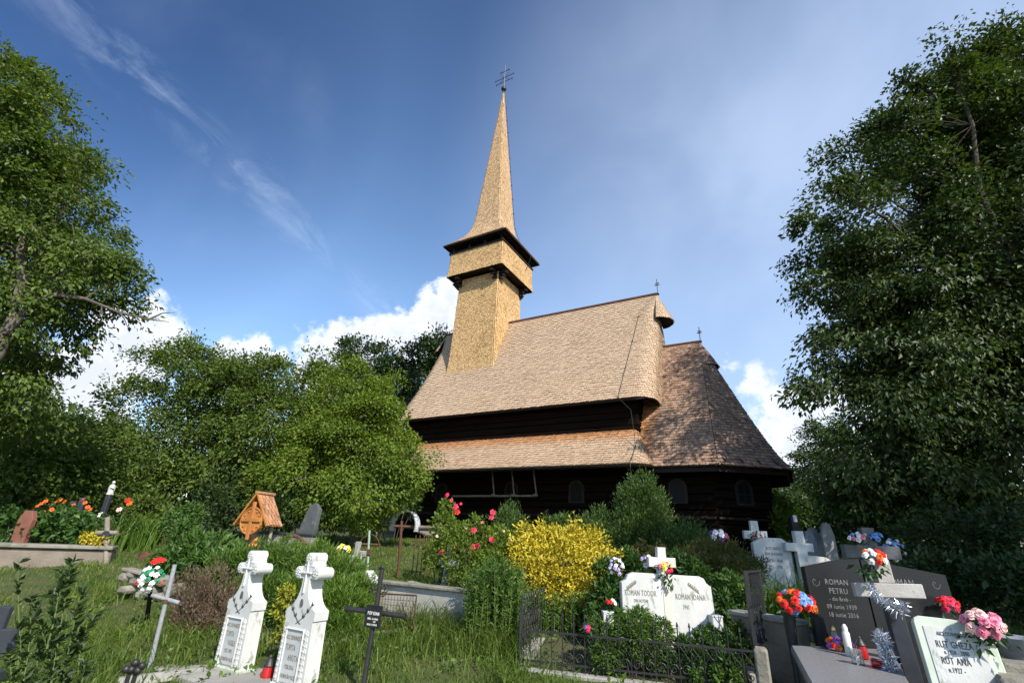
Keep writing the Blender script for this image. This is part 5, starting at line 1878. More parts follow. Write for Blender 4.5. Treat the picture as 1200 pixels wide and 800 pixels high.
def candle(name, label, P, h, r_, body, cap, cat='candle'):
    t = thing(name, label, cat, P)
    MB().lathe([(r_ * .9, 0), (r_, h * .03), (r_, h * .72), (r_ * .7, h * .78)], 14).build('body', M[body], t, True)
    MB().lathe([(r_ * .72, h * .78), (r_ * .75, h * .9), (r_ * .35, h), (r_ * .1, h * 1.01)], 14).build('cap', M[cap], t, True)
    return t


candle('grave_candle', 'clear grave candle with gold cap behind the small wreath', on_slab(980, 757), .17, .027, 'glassy' if 'glassy' in M else 'greymarble', 'goldfoil')
candle('grave_candle', 'tall white votive candle with domed top on the slab', on_slab(996, 768), .24, .030, 'wax', 'wax')
candle('grave_candle', 'white dome topped candle beside the tinsel cone', on_slab(1036, 770), .22, .036, 'wax', 'wax')
P = on_slab(1006, 778); t = thing('glass_jar', 'clear square glass jar on the slab before the candles', 'jar', P)
mb = MB()
for dx, dy, sx_, sy_ in ((0, -.028, .06, .004), (0, .028, .06, .004), (-.03, 0, .004, .056), (.03, 0, .004, .056)):
    mb.box((dx, dy, .055), (sx_, sy_, .11))
mb.box((0, 0, .004), (.056, .05, .008)); mb.build('glass', M['glass'], t)
MB().lathe([(.02, .01), (.02, .06), (.004, .065)], 10).build('candle_stub', M['wax'], t, True)
lantern('red lantern standing on the slab with a dark lid', on_slab(1012, 772), .17)
o = lantern('red lantern tipped over beside the glass jar', on_slab(1022, 781) + np.array([0, 0, .03]), .14); o.rotation_euler = (0, R(95), R(-25))
lantern('small black vase shaped lantern at the back left of the slab', on_slab(953, 752), .14, 'iron', 'iron')
# tinsel cone in front of the cross stem
P = on_slab(1046, 786)
tinsel('tinsel_cone', 'silver tinsel cone standing on the slab before the cross stem', [P, P + np.array([-.0, .02, .08]), P + np.array([.0, .03, .17]), P + np.array([0, .03, .23])], .065, 700, 7)

# white plaque stone at right, church aligned
Bp = under(1129, 760, 3.8)
t = thing('headstone', 'slanting white plaque stone with rounded top and dark lettering at bottom right', 'headstone', Bp, RZC + R(5), (R(-14), 0))
zt = at(1110, 722, 3.95)[2] - Bp[2]
wl_ = .36
print('plaque', Bp, zt)
out = [(-.20, -.1), (.20, -.1), (.195, zt - .05), (.17, zt - .015), (.13, zt), (-.16, zt + .01), (-.19, zt - .005), (-.2, zt - .03)]
MB().prism(out, -.035, .035, inset=.006).build('slab', M['greenwhite'], t)
MB().prism([(-.15, .03), (.17, .03), (.17, zt - .06), (-.15, zt - .055)], -.047, -.036).build('face_panel', M['marble'], t)
text('inscription', [('AICI ODIHNESC', .026, 0, zt - .11), ('RUT GHEZA', .044, 0, zt - .185), ('n.1924 - 2000', .028, .0, zt - .225), ('RUT ANA', .044, -.02, zt - .285), ('n.1927 -', .032, -.03, zt - .335),
                     ('DRAGI PĂRINȚI ÎN ACEST LOC', .020, .01, zt - .435), ('FIE-VĂ CERUL ODIHNA', .020, .01, zt - .47)], 'letter', t, (.0, -.0485, 0), squeeze=.60)
Bq = under(1168, 770, 3.85); zq = at(1158, 752, 3.9)[2] - Bq[2]
t = thing('pillar', 'white marble side pillar right of the slanting plaque stone', 'pillar', Bq, RZC + R(5), (R(-6), R(-2)))
MB().box((0, .05, zq / 2 - .05), (.15, .14, zq + .1), bev=.008).build('shaft', M['greenwhite'], t)
MB().box((0, .05, zq), (.16, .15, .02), bev=.006).build('cap', M['marble'], t)
bouquet('bouquet', 'pink and cream roses with green sprays on the white pillar', at(1153, 731, 3.85), .095, ('pink', 'palepink', 'palepink', 'pink'), 14, .072, seed=26, sq=(1.15, .9, .75), face=(-.2, -.7, .6), leaves=90, leaf=.06, drop=.07)
# black vase with a bright bouquet
B_ = gx(941, 5.5); h = h_to(B_, 716)
t = thing('vase', 'slim black grave vase between the gate and the granite slab', 'vase', B_)
MB().lathe([(.05, 0), (.035, h * .3), (.045, h * .7), (.06, h * .97), (.062, h)], 14).build('body', M['iron'], t, True)
bouquet('bouquet', 'red, blue and orange artificial flowers in the slim black vase', at(934, 706, 5.45), .16, ('red', 'blue', 'red', 'orange', 'blue', 'red'), 22, .080, seed=27, sq=(1.15, .8, .62), leaves=60)
# kerbs and posts between
P0 = gx(868, 6.4); P1 = gx(955, 5.7)
t = thing('grave_wall', 'stained concrete wall behind the black vase', 'wall', (P0 + P1) / 2)
loc = np.array(t.location); d = Vector(P1 - P0); zt = at(905, 724, float(loc[1]))[2] - loc[2]
rot = Matrix.Rotation(math.atan2(d.y, d.x), 3, 'Z')
MB().box((0, 0, zt / 2 - .1), (d.length, .16, zt + .2), rot, bev=.012).build('wall', M['stainedconcrete'], t); MB().box((0, 0, zt + .01), (d.length + .02, .22, .05), rot, bev=.01).build('coping', M['concrete'], t)
B_ = gx(906, 4.75); h = h_to(B_, 758)
t = thing('stone_post', 'rough grey stone post beside the lattice gate foot', 'post', B_, R(-25))
MB().box((0, 0, h / 2 - .05), (.12, .16, h + .1), bev=.02, taper=.9).build('post', M['mossstone'], t, True)
# urn and stone blocks at the far right edge
B_ = under(1188, 760, 4.5); h = h_to(B_, 745)
t = thing('stone_urn', 'grey stone flower bowl at the right edge of the view', 'urn', B_)
MB().lathe([(.10, -.1), (.10, h - .22), (.07, h - .16), (.16, h - .05), (.19, h), (.175, h), (.14, h - .04)], 18).build('bowl', M['greypaint'], t, True)
for px, Y, py, lab in ((1184, 4.1, 775, 'grey stone block, upper one at the bottom right corner'), (1192, 3.8, 792, 'grey stone block, lower one at the bottom right corner')):
    b_ = under(px + 8, py + 8, Y); h = h_to(b_, py)
    o = MB().box((0, 0, h / 2 - .1), (.30, .28, h + .2), bev=.02).build('stone_block', M['mossstone'], None, True); o.location = b_; o.rotation_euler = (0, 0, RZC)
    tag(o, lab, 'stone', 'stone blocks at the right corner')

# houses beyond the right side


def house(label, px, Y, w_, d_, py_eave, py_ridge, rz, rcol):
    b_ = gx(px, Y); he = h_to(b_, py_eave); hr = h_to(b_, py_ridge)
    t = thing('house', label, 'house', b_, rz)
    MB().box((0, 0, he / 2 - .3), (w_, d_, he + .6)).build('wall', M['housewall'], t)
    rows_ = np.linspace(0, 1, 16)
    def fS(s, b): return (lerp(-w_ / 2 - .4, w_ / 2 + .4, s), lerp(-d_ / 2 - .4, 0, b), lerp(he - .15, hr, b))
    def fN(s, b): return (lerp(w_ / 2 + .4, -w_ / 2 - .4, s), lerp(d_ / 2 + .4, 0, b), lerp(he - .15, hr, b))
    r_ = shingles('roof', [fS, fN], rows_, .3, .03, M[rcol], t, 71)
    mb = MB(); shell(mb, [fS, fN], 2, 2, .05); mb.build('roof_deck', M['darkwood'], r_, fix=False)
    for sx in (-1, 1):
        MB().prism([(-d_ / 2, he - .02), (d_ / 2, he - .02), (0, hr - .12)], -.05, .05, Matrix.Translation((sx * (w_ / 2 - .06), 0, 0)) @ Matrix.Rotation(math.pi / 2, 4, 'Z')).build('gable', M['darkwood'], t)
    for k in (-1, 1):
        o = MB().box((k * w_ * .25, -d_ / 2 - .03, he * .55), (.9, .08, 1.1)).build('window', M['windowframe'], t)
        MB().box((k * w_ * .25, -d_ / 2 - .075, he * .55), (.74, .02, .94)).build('pane', M['darkglass'], o)


M['housewall'] = surf('plaster', (.36, .33, .29), (.27, .25, .22), 2, .9)
M['oldroof'] = shingle_mat('old_roof', (.14, .13, .12), (.22, .205, .19), (.30, .28, .26))
M['brownroof'] = shingle_mat('brown_roof', (.16, .11, .085), (.26, .185, .145), (.34, .25, .20))
house('grey roofed house half hidden beyond the apse under the walnut', 955, 38, 9, 7, 598, 570, R(15), 'oldroof')
house('brownish roofed house glimpsed through the walnut branches', 1118, 30, 6, 6, 614, 560, R(-35), 'brownroof')
# ------------------------------------------------------------------ shrubs, flowers, grass
M['juniper'] = leaf_mat('juniper_sprays', (.032, .075, .012), (.085, .160, .022), (.170, .250, .036), .25)
M['thuja'] = leaf_mat('thuja_sprays', (.024, .055, .010), (.058, .110, .020), (.115, .180, .034), .18)
M['golden'] = leaf_mat('golden_leaves', (.22, .19, .015), (.52, .43, .030), (.74, .62, .060), .25, tcol=(1.1, 1.0, .5))
M['yellowgreen'] = leaf_mat('yellow_green_leaves', (.12, .16, .015), (.28, .29, .025), (.55, .48, .05), .25, tcol=(1.1, 1.0, .5))
M['peony'] = leaf_mat('peony_leaves', (.030, .075, .015), (.065, .135, .024), (.120, .205, .036), .3)
M['dry'] = leaf_mat('dry_twigs', (.060, .038, .026), (.120, .080, .052), (.20, .140, .090), .1, tcol=(1, 1, 1))
M['aster'] = leaf_mat('aster_leaves', (.035, .080, .014), (.080, .150, .024), (.150, .240, .040), .3)
M['strap'] = leaf_mat('strap_leaves', (.040, .090, .014), (.085, .160, .022), (.170, .250, .040), .3)
M['blade'] = leaf_mat('grass_blades', (.050, .098, .014), (.110, .180, .027), (.215, .245, .065), .40, patch=.6)
M['lush'] = leaf_mat('lush_leaves', (.022, .060, .012), (.050, .110, .020), (.095, .170, .032), .3)
M['browngreen'] = leaf_mat('browned_juniper', (.035, .050, .012), (.085, .098, .022), (.175, .140, .045), .2)
M['orangeleaf'] = leaf_mat('young_red_leaves', (.05, .06, .02), (.09, .11, .03), (.25, .16, .06), .3)


def blades(name, P, H, W, mat, rng, lean=.35, parent=None, out=None, bend=.5):
    """grass blades: two quads each, bending over"""
    n = len(P)
    a = rng.random(n) * 2 * math.pi
    side = np.stack([np.cos(a), np.sin(a), np.zeros(n)], 1)
    if out is None:
        b = a + math.pi / 2 + rng.normal(size=n) * .5
        out = np.stack([np.cos(b), np.sin(b), np.zeros(n)], 1)
    else:
        side = np.stack([-out[:, 1], out[:, 0], np.zeros(n)], 1)
    H = np.asarray(H)[:, None]; W = np.asarray(W)[:, None] * .5
    l = (lean * (.3 + rng.random(n)))[:, None]
    up = np.array([0, 0, 1.0])
    m = P + up * H * .55 + out * H * l * .35
    t = P + up * H * (1 - .45 * l * bend) + out * H * l * (1 + bend)
    V = np.stack([P - side * W, P + side * W, m + side * W * .8, m - side * W * .8, t + side * W * .12, t - side * W * .12], 1).reshape(-1, 3)
    i = (np.arange(n) * 6)[:, None]
    F = np.concatenate([i + np.array([[0, 1, 2, 3]]), i + np.array([[3, 2, 4, 5]])], 1).reshape(-1, 4)
    return link_np(name, V, F, mat, parent)


def lush(name, label, base, lobes, n, leaf, mat, seed, **k):
    return bush(name, label, base, pxl(lobes), n, leaf, M[mat], seed, **k)


# hedge behind the white headstones
lush('juniper_hedge', 'bright green juniper hedge spreading behind the two white headstones', gx(350, 7.9),
     [(268, 672, 24, 8.3), (300, 668, 27, 8.3), (335, 666, 27, 8.2), (372, 670, 28, 8.0), (402, 682, 26, 7.8), (418, 700, 22, 7.6), (398, 716, 30, 7.3), (355, 706, 30, 7.5), (310, 704, 28, 7.6), (405, 740, 22, 7.0), (372, 742, 24, 6.95), (275, 705, 22, 7.6)],
     40000, .070, 'juniper', 101, aspect=.24, outward=1.2, rise=.7, spread=.5, stems=20, clump=.045, cat='hedge')
lush('dry_shrub', 'brown dried out shrub left of the white headstones', gx(238, 7.1),
     [(222, 695, 24, 7.2), (250, 690, 27, 7.2), (236, 715, 30, 7.0), (262, 718, 24, 7.0), (215, 722, 18, 7.0), (240, 738, 26, 6.9)], 7500, .055, 'dry', 102, aspect=.16, outward=.8, rise=.9, spread=.5, stems=90, stem_mat=M['dry'])
lush('peony_bush', 'broad leafy green peony bush above the dried shrub', gx(240, 8.8),
     [(205, 655, 16, 8.9), (228, 645, 18, 9.0), (255, 645, 18, 9.0), (275, 655, 16, 8.8), (240, 662, 22, 8.7), (262, 668, 18, 8.5)], 2600, .12, 'peony', 103, aspect=.38, outward=.8, rise=.5)
lush('euonymus', 'yellow variegated little shrub between the two white headstones', gx(338, 6.8), [(336, 694, 9, 7.0), (331, 714, 10, 6.95), (338, 738, 10, 6.8), (327, 750, 8, 6.7), (262, 750, 6, 6.7)], 900, .045, 'yellowgreen', 104, stems=10, noise=.6)
lush('spurge', 'pale yellow green clump behind the tilted flower cone', gx(190, 9.2), [(183, 655, 9, 9.2), (197, 650, 9, 9.3), (192, 662, 10, 9.1)], 700, .06, 'aster', 105, stems=5)
# left bed
lush('hydrangea', 'dark leafed hydrangea hedge on top of the low wall at left', gx(45, 11),
     [(-30, 612, 30, 11.5), (10, 618, 20, 11.3), (40, 622, 18, 11.3), (72, 618, 22, 11.4), (100, 622, 18, 11.4), (60, 605, 14, 12.3)], 4200, .11, 'lush', 106, aspect=.6)
R_ = np.random.default_rng(9)
base = gx(75, 12.2)
t = thing('daylilies', 'clump of orange daylilies around the dark slate crosses', 'flowers', base)
P = []
for px in np.linspace(38, 118, 26):
    g_ = gx(px, 12.0 + .5 * R_.random()); P += [g_ - base + R_.normal(size=3) * np.array([.1, .12, 0]) for _ in range(22)]
P = np.array(P)
blades('strap_leaves', P, .55 + .25 * R_.random(len(P)), np.full(len(P), .03), M['strap'], R_, .5, t)
flowers(t, [(*(at(px, py, 11.9) - base), .10, 'orange', (R_.normal() * .4, -.8, .5)) for px, py in ((44, 593), (49, 590), (54, 587), (58, 591), (61, 597), (66, 588), (71, 586), (76, 588), (86, 592), (100, 589), (103, 594), (106, 597), (98, 585), (51, 600))], 'daisy')
base = gx(150, 12.5)
t = thing('iris_clump', 'tall pale green iris leaves right of the lily bed', 'plant', base)
P = np.array([gx(px, 12.3 + .5 * R_.random()) - base + R_.normal(size=3) * np.array([.08, .1, 0]) for px in np.repeat(np.linspace(132, 172, 9), 22)])
blades('strap_leaves', P, .65 + .3 * R_.random(len(P)), np.full(len(P), .035), M['strap'], R_, .35, t)
flowers(t, [(*(at(px, py, 12.2) - base), .13, c_, (0, -.8, .5)) for px, py, c_ in ((150, 586, 'red'), (152, 590, 'orange'), (118, 603, 'white'), (140, 597, 'palepink'))], 'daisy')
lush('yellow_flowers', 'low yellow flowering edging plant beside the round plate cross', gx(110, 10.6), [(102, 630, 7, 10.6), (112, 631, 8, 10.6), (120, 634, 6, 10.5)], 420, .05, 'golden', 107, stems=4)
for i, (a, lab, mt) in enumerate((
        ([(172, 600, 24, 14), (200, 612, 22, 13.5), (150, 575, 26, 15)], 'shady green shrub under the pointed plum tree', 'plum'),
        ([(215, 625, 14, 11.5), (205, 612, 13, 11.8), (222, 605, 14, 12)], 'light green shrub left of the carved shrine', 'peony'),
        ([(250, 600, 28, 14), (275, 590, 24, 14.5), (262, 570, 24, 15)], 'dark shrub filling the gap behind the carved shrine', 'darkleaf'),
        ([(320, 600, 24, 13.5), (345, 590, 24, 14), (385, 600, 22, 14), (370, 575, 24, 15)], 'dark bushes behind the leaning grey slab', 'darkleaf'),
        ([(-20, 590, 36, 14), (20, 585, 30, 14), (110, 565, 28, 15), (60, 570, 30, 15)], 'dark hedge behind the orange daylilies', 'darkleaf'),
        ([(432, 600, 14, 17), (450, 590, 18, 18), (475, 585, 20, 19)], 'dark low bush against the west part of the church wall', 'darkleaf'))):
    lush('garden_shrub', lab, gx(a[0][0], a[0][3]), a, 2600 if i != 1 else 1500, .11 if i != 1 else .085, mt, 120 + i, aspect=.55, group='shrubs in the churchyard')
# rose bush
base = gx(545, 8.9)
t = lush('rose_bush', 'tall tangled rose bush with red and pink blooms before the church wall', base,
         [(524, 596, 11, 9.3), (520, 615, 15, 9.2), (528, 636, 22, 9.0), (556, 634, 26, 9.0), (585, 640, 22, 9.0), (600, 650, 16, 8.9), (545, 662, 28, 8.8), (578, 668, 24, 8.7), (512, 650, 18, 9.0)], 9000, .06, 'aster', 108, stems=46, noise=.6, rise=.5)
t.children[0].data.materials[0] = M['plumlight']
flowers(t, [(*(at(px, py, 8.75) - base), s_, c_, (R_.normal() * .4, -.8, .4)) for px, py, s_, c_ in (
    (524, 580, .085, 'rosered'), (529, 586, .06, 'rosered'), (534, 594, .10, 'rosered'), (540, 590, .05, 'rosered'), (536, 600, .09, 'red'), (555, 621, .10, 'rosered'), (577, 600, .10, 'rosered'), (576, 606, .08, 'rosered'), (576, 632, .10, 'rosered'),
    (531, 641, .08, 'rosered'), (530, 646, .06, 'rosered'), (517, 647, .08, 'rosered'), (554, 641, .11, 'rosered'), (560, 639, .08, 'rosered'), (546, 618, .05, 'palepink'), (590, 622, .05, 'palepink'), (565, 612, .05, 'pink'), (598, 633, .06, 'palepink'), (512, 628, .05, 'palepink'))])
base = gx(614, 8.9)
t = lush('white_rose', 'pale pink flowering stems between the roses and the golden shrub', base, [(610, 640, 10, 8.9), (615, 655, 12, 8.8)], 380, .05, 'aster', 109, stems=12)
flowers(t, [(*(at(px, py, 8.75) - base), .06, c_, (0, -.8, .4)) for px, py, c_ in ((608, 634, 'palepink'), (613, 638, 'white'), (617, 644, 'palepink'), (611, 647, 'palepink'), (616, 652, 'white'), (609, 655, 'palepink'))])
# golden shrub
lush('golden_shrub', 'big rounded golden yellow privet glowing in the sun', gx(655, 8.1),
     [(618, 652, 22, 8.2), (642, 636, 22, 8.3), (668, 634, 20, 8.3), (692, 642, 20, 8.2), (712, 655, 13, 8.1), (630, 675, 24, 8.0), (662, 664, 28, 8.0), (692, 672, 22, 7.9), (655, 690, 24, 7.8), (684, 698, 16, 7.8), (615, 622, 7, 8.4), (672, 618, 6, 8.4)], 11000, .055, 'golden', 110, stems=26, noise=.7, clump=.05, rise=.35)


# tall leafy asters
def stalks(name, label, base, spots, hts, mat, seed, leaf=.07, cat='plant'):
    rng = np.random.default_rng(seed)
    t = thing(name, label, cat, base)
    mb = MB(); P = []; T = []
    for s_, h in zip(spots, hts):
        s_ = np.asarray(s_) - base
        tip = s_ + np.array([rng.normal() * .06 * h, rng.normal() * .06 * h, h])
        mb.tube([s_ - np.array([0, 0, .05]), (s_ + tip) / 2 + rng.normal(size=3) * .012, tip], [.006, .005, .002], 4, False)
        n = int(h * 90)
        u = rng.random(n) ** .8
        a = rng.random(n) * 2 * math.pi
        P.append(s_ + (tip - s_) * u[:, None]); T.append(np.stack([np.cos(a), np.sin(a), .75 + 0 * a], 1))
    P = np.concatenate(P); T = np.concatenate(T)
    V, F = leaf_cards(P, leaf, rng, T, .6, .22, spread=.22)
    link_np('leaves', V, F, M[mat], t); mb.build('stems', M['stem'], t, fix=False)
    return t


sp = []; hs = []
for k in range(190):
    px = 546 + 64 * R_.random(); Y = 6.7 + 1.0 * R_.random()
    g_ = gx(px, Y); sp.append(g_); hs.append(h_to(g_, 648 + 34 * R_.random() + 14 * abs(px - 575) / 30))
stalks('asters', 'tall thicket of leafy aster stems before the grave wall end', gx(575, 7.2), sp, hs, 'aster', 111)
sp = []; hs = []
for k in range(170):
    px = 600 + 108 * R_.random(); Y = 7.2 + .5 * R_.random()
    g_ = gx(px, Y); sp.append(g_); hs.append(h_to(g_, 684 + 30 * R_.random() + (px - 600) * .12))
stalks('asters', 'bright green aster stems in front of the golden shrub', gx(650, 7.4), sp, hs, 'aster', 112)
# conifers
lush('thuja', 'rounded dark green thuja standing tallest at the church corner', gx(756, 11.2),
     [(752, 568, 14, 11.4), (744, 588, 20, 11.4), (764, 588, 18, 11.4), (740, 612, 21, 11.3), (764, 610, 22, 11.3), (778, 625, 14, 11.2), (752, 636, 28, 11.1), (728, 632, 13, 11.1)], 17000, .085, 'thuja', 113, aspect=.22, outward=1.0, rise=1.1, spread=.45, clump=.06, stems=10, cat='conifer')
for i, (l, lab) in enumerate((([(598, 600, 9, 11.5), (592, 614, 15, 11.4), (606, 620, 14, 11.4), (598, 632, 18, 11.2)], 'small pointed thuja between the roses and golden shrub'),
                              ([(702, 605, 12, 11.6), (688, 615, 14, 11.5), (708, 620, 18, 11.4), (676, 625, 14, 11.4), (695, 632, 20, 11.2)], 'low thuja left of the tall rounded one'),
                              ([(805, 622, 14, 10.6), (788, 635, 16, 10.6), (815, 636, 18, 10.4), (800, 645, 20, 10.3)], 'low spreading thuja right of the tall rounded one'),
                              ([(640, 612, 8, 12), (655, 618, 12, 12), (660, 610, 8, 12)], 'tiny thuja peeping over the golden shrub'))):
    lush('thuja', lab, gx(l[0][0], l[0][3]), l, 4600 if i != 3 else 1500, .075, 'thuja', 130 + i, aspect=.22, outward=1.0, rise=1.1, spread=.45, clump=.05, stems=5, cat='conifer', group='small thujas along the church')
lush('browned_juniper', 'juniper hedge browned on top right of the double headstone', gx(845, 8.8),
     [(805, 660, 16, 8.9), (830, 652, 17, 9.0), (858, 655, 17, 9.0), (880, 665, 14, 8.9), (842, 672, 22, 8.8), (868, 678, 18, 8.7)], 8500, .065, 'browngreen', 114, aspect=.24, outward=1, rise=.8, spread=.5, clump=.05, cat='hedge')
lush('red_shrub', 'small reddish leafed shrub below the tall thuja', gx(765, 9.2), [(755, 650, 14, 9.3), (775, 655, 16, 9.2), (742, 658, 14, 9.2), (770, 668, 18, 9.0)], 2600, .06, 'orangeleaf', 115, noise=.6)
for i, (l, lab, mt) in enumerate((([(712, 668, 13, 7.3), (722, 690, 14, 7.1), (708, 700, 16, 7.0), (720, 718, 14, 6.8), (700, 722, 12, 6.8)], 'dark leafy shrub left of the double headstone', 'lush'),
                                  ([(855, 690, 18, 7.3), (872, 708, 15, 7.1), (850, 715, 14, 7.0), (862, 735, 16, 6.8), (846, 700, 8, 7.0)], 'dark leafy shrub right of the double headstone', 'lush'),
                                  ([(800, 662, 12, 8.3), (815, 672, 14, 8.0), (790, 660, 12, 8.4)], 'leafy perennials behind the double headstone', 'lush'),
                                  ([(735, 655, 10, 8.4), (745, 662, 10, 8.2)], 'leafy perennials left of the small marble cross', 'lush'),
                                  ([(872, 742, 10, 6.3), (885, 722, 10, 6.6), (880, 700, 10, 6.9)], 'light green weeds around the lattice gate', 'aster'))):
    lush('garden_plant', lab, gx(l[0][0], l[0][3]), l, 2000, .075, mt, 140 + i, aspect=.45, rise=.4, noise=.6, group='garden plants among the graves')
lush('potentilla', 'drooping bushy plant filling the fenced grave', gx(730, 5.95),
     [(702, 740, 15, 6.25), (724, 730, 15, 6.25), (750, 730, 16, 6.2), (775, 740, 13, 6.1), (740, 749, 20, 6.1), (710, 766, 16, 6.1), (770, 768, 14, 6.0)], 8500, .055, 'aster', 116, aspect=.24, outward=.9, rise=-.2, spread=.6, stems=24, noise=.55)
lush('box_shrub', 'dark box shrub at the right side of the fenced grave', gx(830, 5.8),
     [(802, 758, 11, 6.0), (826, 752, 13, 6.0), (852, 754, 13, 5.95), (872, 764, 11, 5.85), (815, 774, 15, 5.9), (850, 780, 17, 5.8), (833, 741, 7, 6.05), (785, 772, 9, 5.95)], 6500, .042, 'lush', 117, aspect=.5, stems=16, noise=.5, rise=.5)
lush('euonymus', 'yellow green creeping plant at the foot of the box shrub', gx(830, 5.5), [(815, 792, 7, 5.75), (842, 790, 8, 5.7), (862, 794, 6, 5.6)], 500, .045, 'aster', 118, stems=4, noise=.6)
bouquet('bouquet', 'small magenta flower at the left inside the fence', at(688, 736, 6.0), .03, ('rosered', 'purple'), 3, .05, seed=33, leaves=8)
base = gx(915, 8.2)
t = thing('ornamental_grass', 'tuft of yellow green striped grass before the arched headstone', 'plant', base)
P = np.array([under(px, 690, 7.5 + .6 * R_.random()) - base for px in np.repeat(np.linspace(887, 948, 13), 30)])
HG = h_to(under(915, 690, 7.8), 662)
P[:, :2] += R_.normal(size=(len(P), 2)) * .04
blades('blades', P, HG * (.75 + .4 * R_.random(len(P))), np.full(len(P), .022), M['strap'], R_, .8, t, bend=.8)
# deep shade on the right
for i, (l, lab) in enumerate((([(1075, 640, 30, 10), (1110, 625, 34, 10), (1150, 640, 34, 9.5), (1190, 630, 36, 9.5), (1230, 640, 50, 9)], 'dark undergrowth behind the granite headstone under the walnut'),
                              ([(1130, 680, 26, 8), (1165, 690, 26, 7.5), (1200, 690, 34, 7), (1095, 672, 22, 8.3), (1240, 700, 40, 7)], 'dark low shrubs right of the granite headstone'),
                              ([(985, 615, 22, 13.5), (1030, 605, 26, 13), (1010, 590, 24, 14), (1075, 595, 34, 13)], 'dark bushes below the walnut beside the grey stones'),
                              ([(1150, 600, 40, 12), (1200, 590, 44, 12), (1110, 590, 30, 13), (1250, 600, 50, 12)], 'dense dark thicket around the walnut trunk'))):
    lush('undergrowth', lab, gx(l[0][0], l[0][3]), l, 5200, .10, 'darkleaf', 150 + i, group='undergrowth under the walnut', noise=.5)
lush('bright_shrub', 'sunlit light green shrub just right of the apse wall', gx(912, 17), [(912, 590, 12, 17), (920, 600, 14, 17), (910, 612, 14, 16.5), (925, 615, 12, 16.5)], 2600, .11, 'plumlight', 160)
# foreground sprig close to the lens, its shadow put into dark leaf colour
base = gx(60, 3.2)
t = thing('privet_sprigs', 'dark upright privet sprigs close to the camera at lower left', 'shrub', base)
mb = MB(); P = []; T = []
rr = np.random.default_rng(3)
for (px0, py0), (px1, py1), n_ in (((55, 830), (85, 655), 60), ((50, 830), (60, 690), 46), ((66, 830), (112, 720), 40), ((35, 830), (22, 655), 34), ((20, 830), (36, 720), 34), ((70, 830), (97, 690), 50), ((40, 830), (48, 735), 36), ((85, 830), (92, 760), 30), ((10, 830), (8, 760), 26), ((55, 760), (72, 668), 30), ((62, 790), (36, 700), 30)):
    a, b = at(px0, py0, 3.0 + rr.random() * .3) - base, at(px1, py1, 3.1 + rr.random() * .3) - base
    c = (a + b) / 2 + rr.normal(size=3) * .03
    q = [a * (1 - u) ** 2 + 2 * c * u * (1 - u) + b * u * u for u in np.linspace(0, 1, 9)]
    mb.tube(q, list(np.linspace(.006, .0015, 9)), 5, False)
    for k in range(n_):
        u = rr.random() ** .7; i = min(7, int(u * 8)); p = q[i] + (q[i + 1] - q[i]) * (u * 8 - i)
        aa = rr.random() * 6.28
        P.append(p); T.append((math.cos(aa), math.sin(aa), .9)); P.append(p); T.append((-math.sin(aa), math.cos(aa), .8))
V, F = leaf_cards(np.array(P), .050, rr, np.array(T), .5, .42, spread=.25)
link_np('leaves', V, F, M['darkleaf'], t); mb.build('stems', M['stem'], t, fix=False)

# ------------------------------------------------------------------ grass
rng = np.random.default_rng(12)
N = 210000
th = R(-50) + R(100) * rng.random(N)
r_ = 3.6 + 18 * rng.random(N) ** 1.25
x, y = r_ * np.sin(th), r_ * np.cos(th)
patch = np.sin(x * 1.9 + 1) * np.sin(y * 1.6) + .6 * np.sin(x * 4.1 + y * 3.3) + .4 * np.sin(x * 7.7 - y * 6.1)
keep = rng.random(N) < .62 + .25 * patch
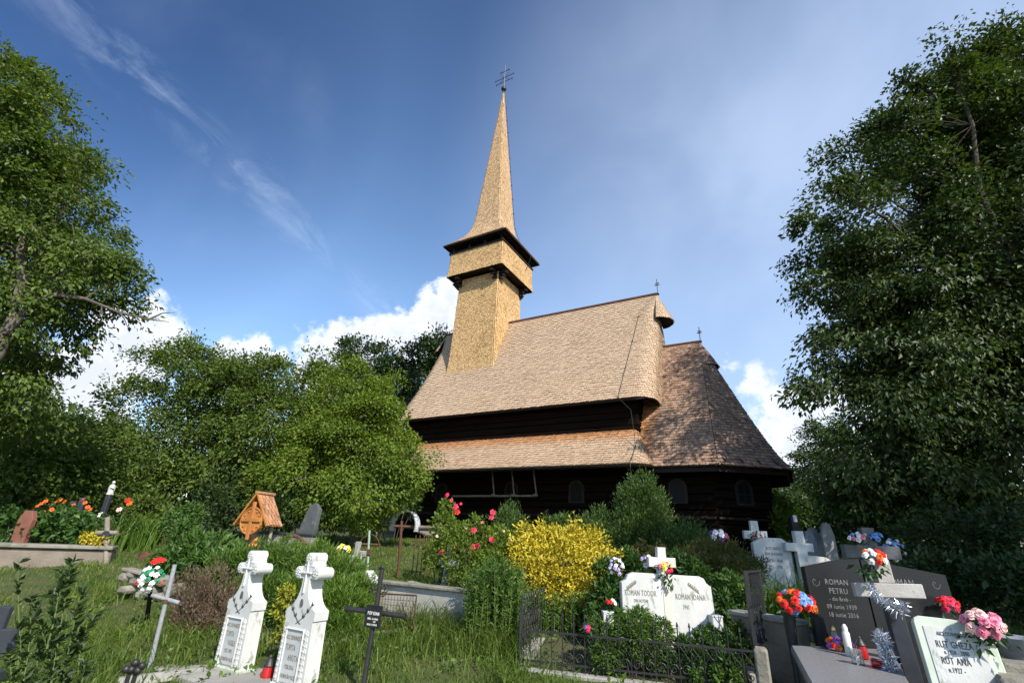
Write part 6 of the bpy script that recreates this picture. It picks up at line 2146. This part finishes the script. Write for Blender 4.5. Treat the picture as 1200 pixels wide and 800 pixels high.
# bare inside the fenced grave and where slabs lie
q = np.stack([x - F0[0], y - F0[1]], 1)
uu = q @ fdir[:2]; vv = q @ fdep[:2]
keep &= ~((uu > -.03) & (uu < Wf + .05) & (vv > -.03) & (vv < 2.1))
keep &= ~((x > 2.2) & (y < 5.6) & (x < 5.5))
q = np.stack([x - mid[0], y - mid[1]], 1) if False else np.stack([x - PLOT[0], y - PLOT[1]], 1)
uu = q @ EAST[:2]; vv = q @ NORTH[:2]
keep &= ~((np.abs(uu) < PLOT_L / 2 + .03) & (vv > -.56) & (vv < .22))
x, y, r_, patch = x[keep], y[keep], r_[keep], patch[keep]
H = .68 * (.07 + .09 * rng.random(len(x)) + .07 * np.clip(patch, -.6, 1.5)) * np.clip(1.25 - r_ * .025, .7, 1.2)
H = np.clip(H, .045, .36)
P = np.stack([x, y, zg(x, y) - .01], 1)
tag(blades('grass', P, H, .0035 + .0009 * r_, M['blade'], rng, .55), 'rough uncut meadow grass of the churchyard', 'grass', kind='stuff')
# longer tufts and weeds at walls and crosses
P = []; Hh = []
for px, Y, n_, sx, h in ((520, 7.4, 500, .7, .42), (470, 7.2, 300, .6, .30), (560, 6.9, 300, .4, .40), (360, 6.5, 200, .5, .25), (390, 6.6, 300, .6, .3), (500, 6.6, 350, .7, .3), (590, 6.6, 260, .25, .4), (455, 9.0, 420, .8, .34), (520, 8.7, 420, .5, .36), (200, 6.6, 260, .5, .28),
                         (215, 6.1, 200, .3, .22), (100, 5.6, 300, .6, .34), (60, 6.5, 300, .9, .30), (250, 8.2, 200, .6, .25), (130, 8.3, 200, .5, .22), (600, 5.9, 160, .2, .3), (655, 5.7, 90, .15, .2)):
    c = gx(px, Y)
    a = rng.normal(size=(n_, 2)) * np.array([sx * .6, .22])
    xy = c[:2] + a
    P.append(np.stack([xy[:, 0], xy[:, 1], zg(xy[:, 0], xy[:, 1]) - .01], 1)); Hh.append(h * (.5 + .7 * rng.random(n_)))
P = np.concatenate(P); Hh = np.concatenate(Hh)
tag(blades('tall_grass', P, Hh, .007 + .008 * rng.random(len(P)), M['blade'], rng, .7, bend=.7), 'longer grass tufts along the walls and crosses', 'grass', kind='stuff')
# broad weeds in the lawn
c = rng.random((420, 2)) * np.array([7.5, 6.5]) + np.array([-6.2, 5.0])
P = np.repeat(c, 9, 0) + rng.normal(size=(3780, 2)) * .05
P3 = np.stack([P[:, 0], P[:, 1], zg(P[:, 0], P[:, 1]) + .03 + .06 * rng.random(len(P))], 1)
V, F = leaf_cards(P3, .055, rng, np.array([0, 0, .3]) + rng.normal(size=(len(P), 3)), .9, .6)
tag(link_np('weeds', V, F, M['strap']), 'broad leafed weeds scattered through the lawn', 'weeds', kind='stuff')
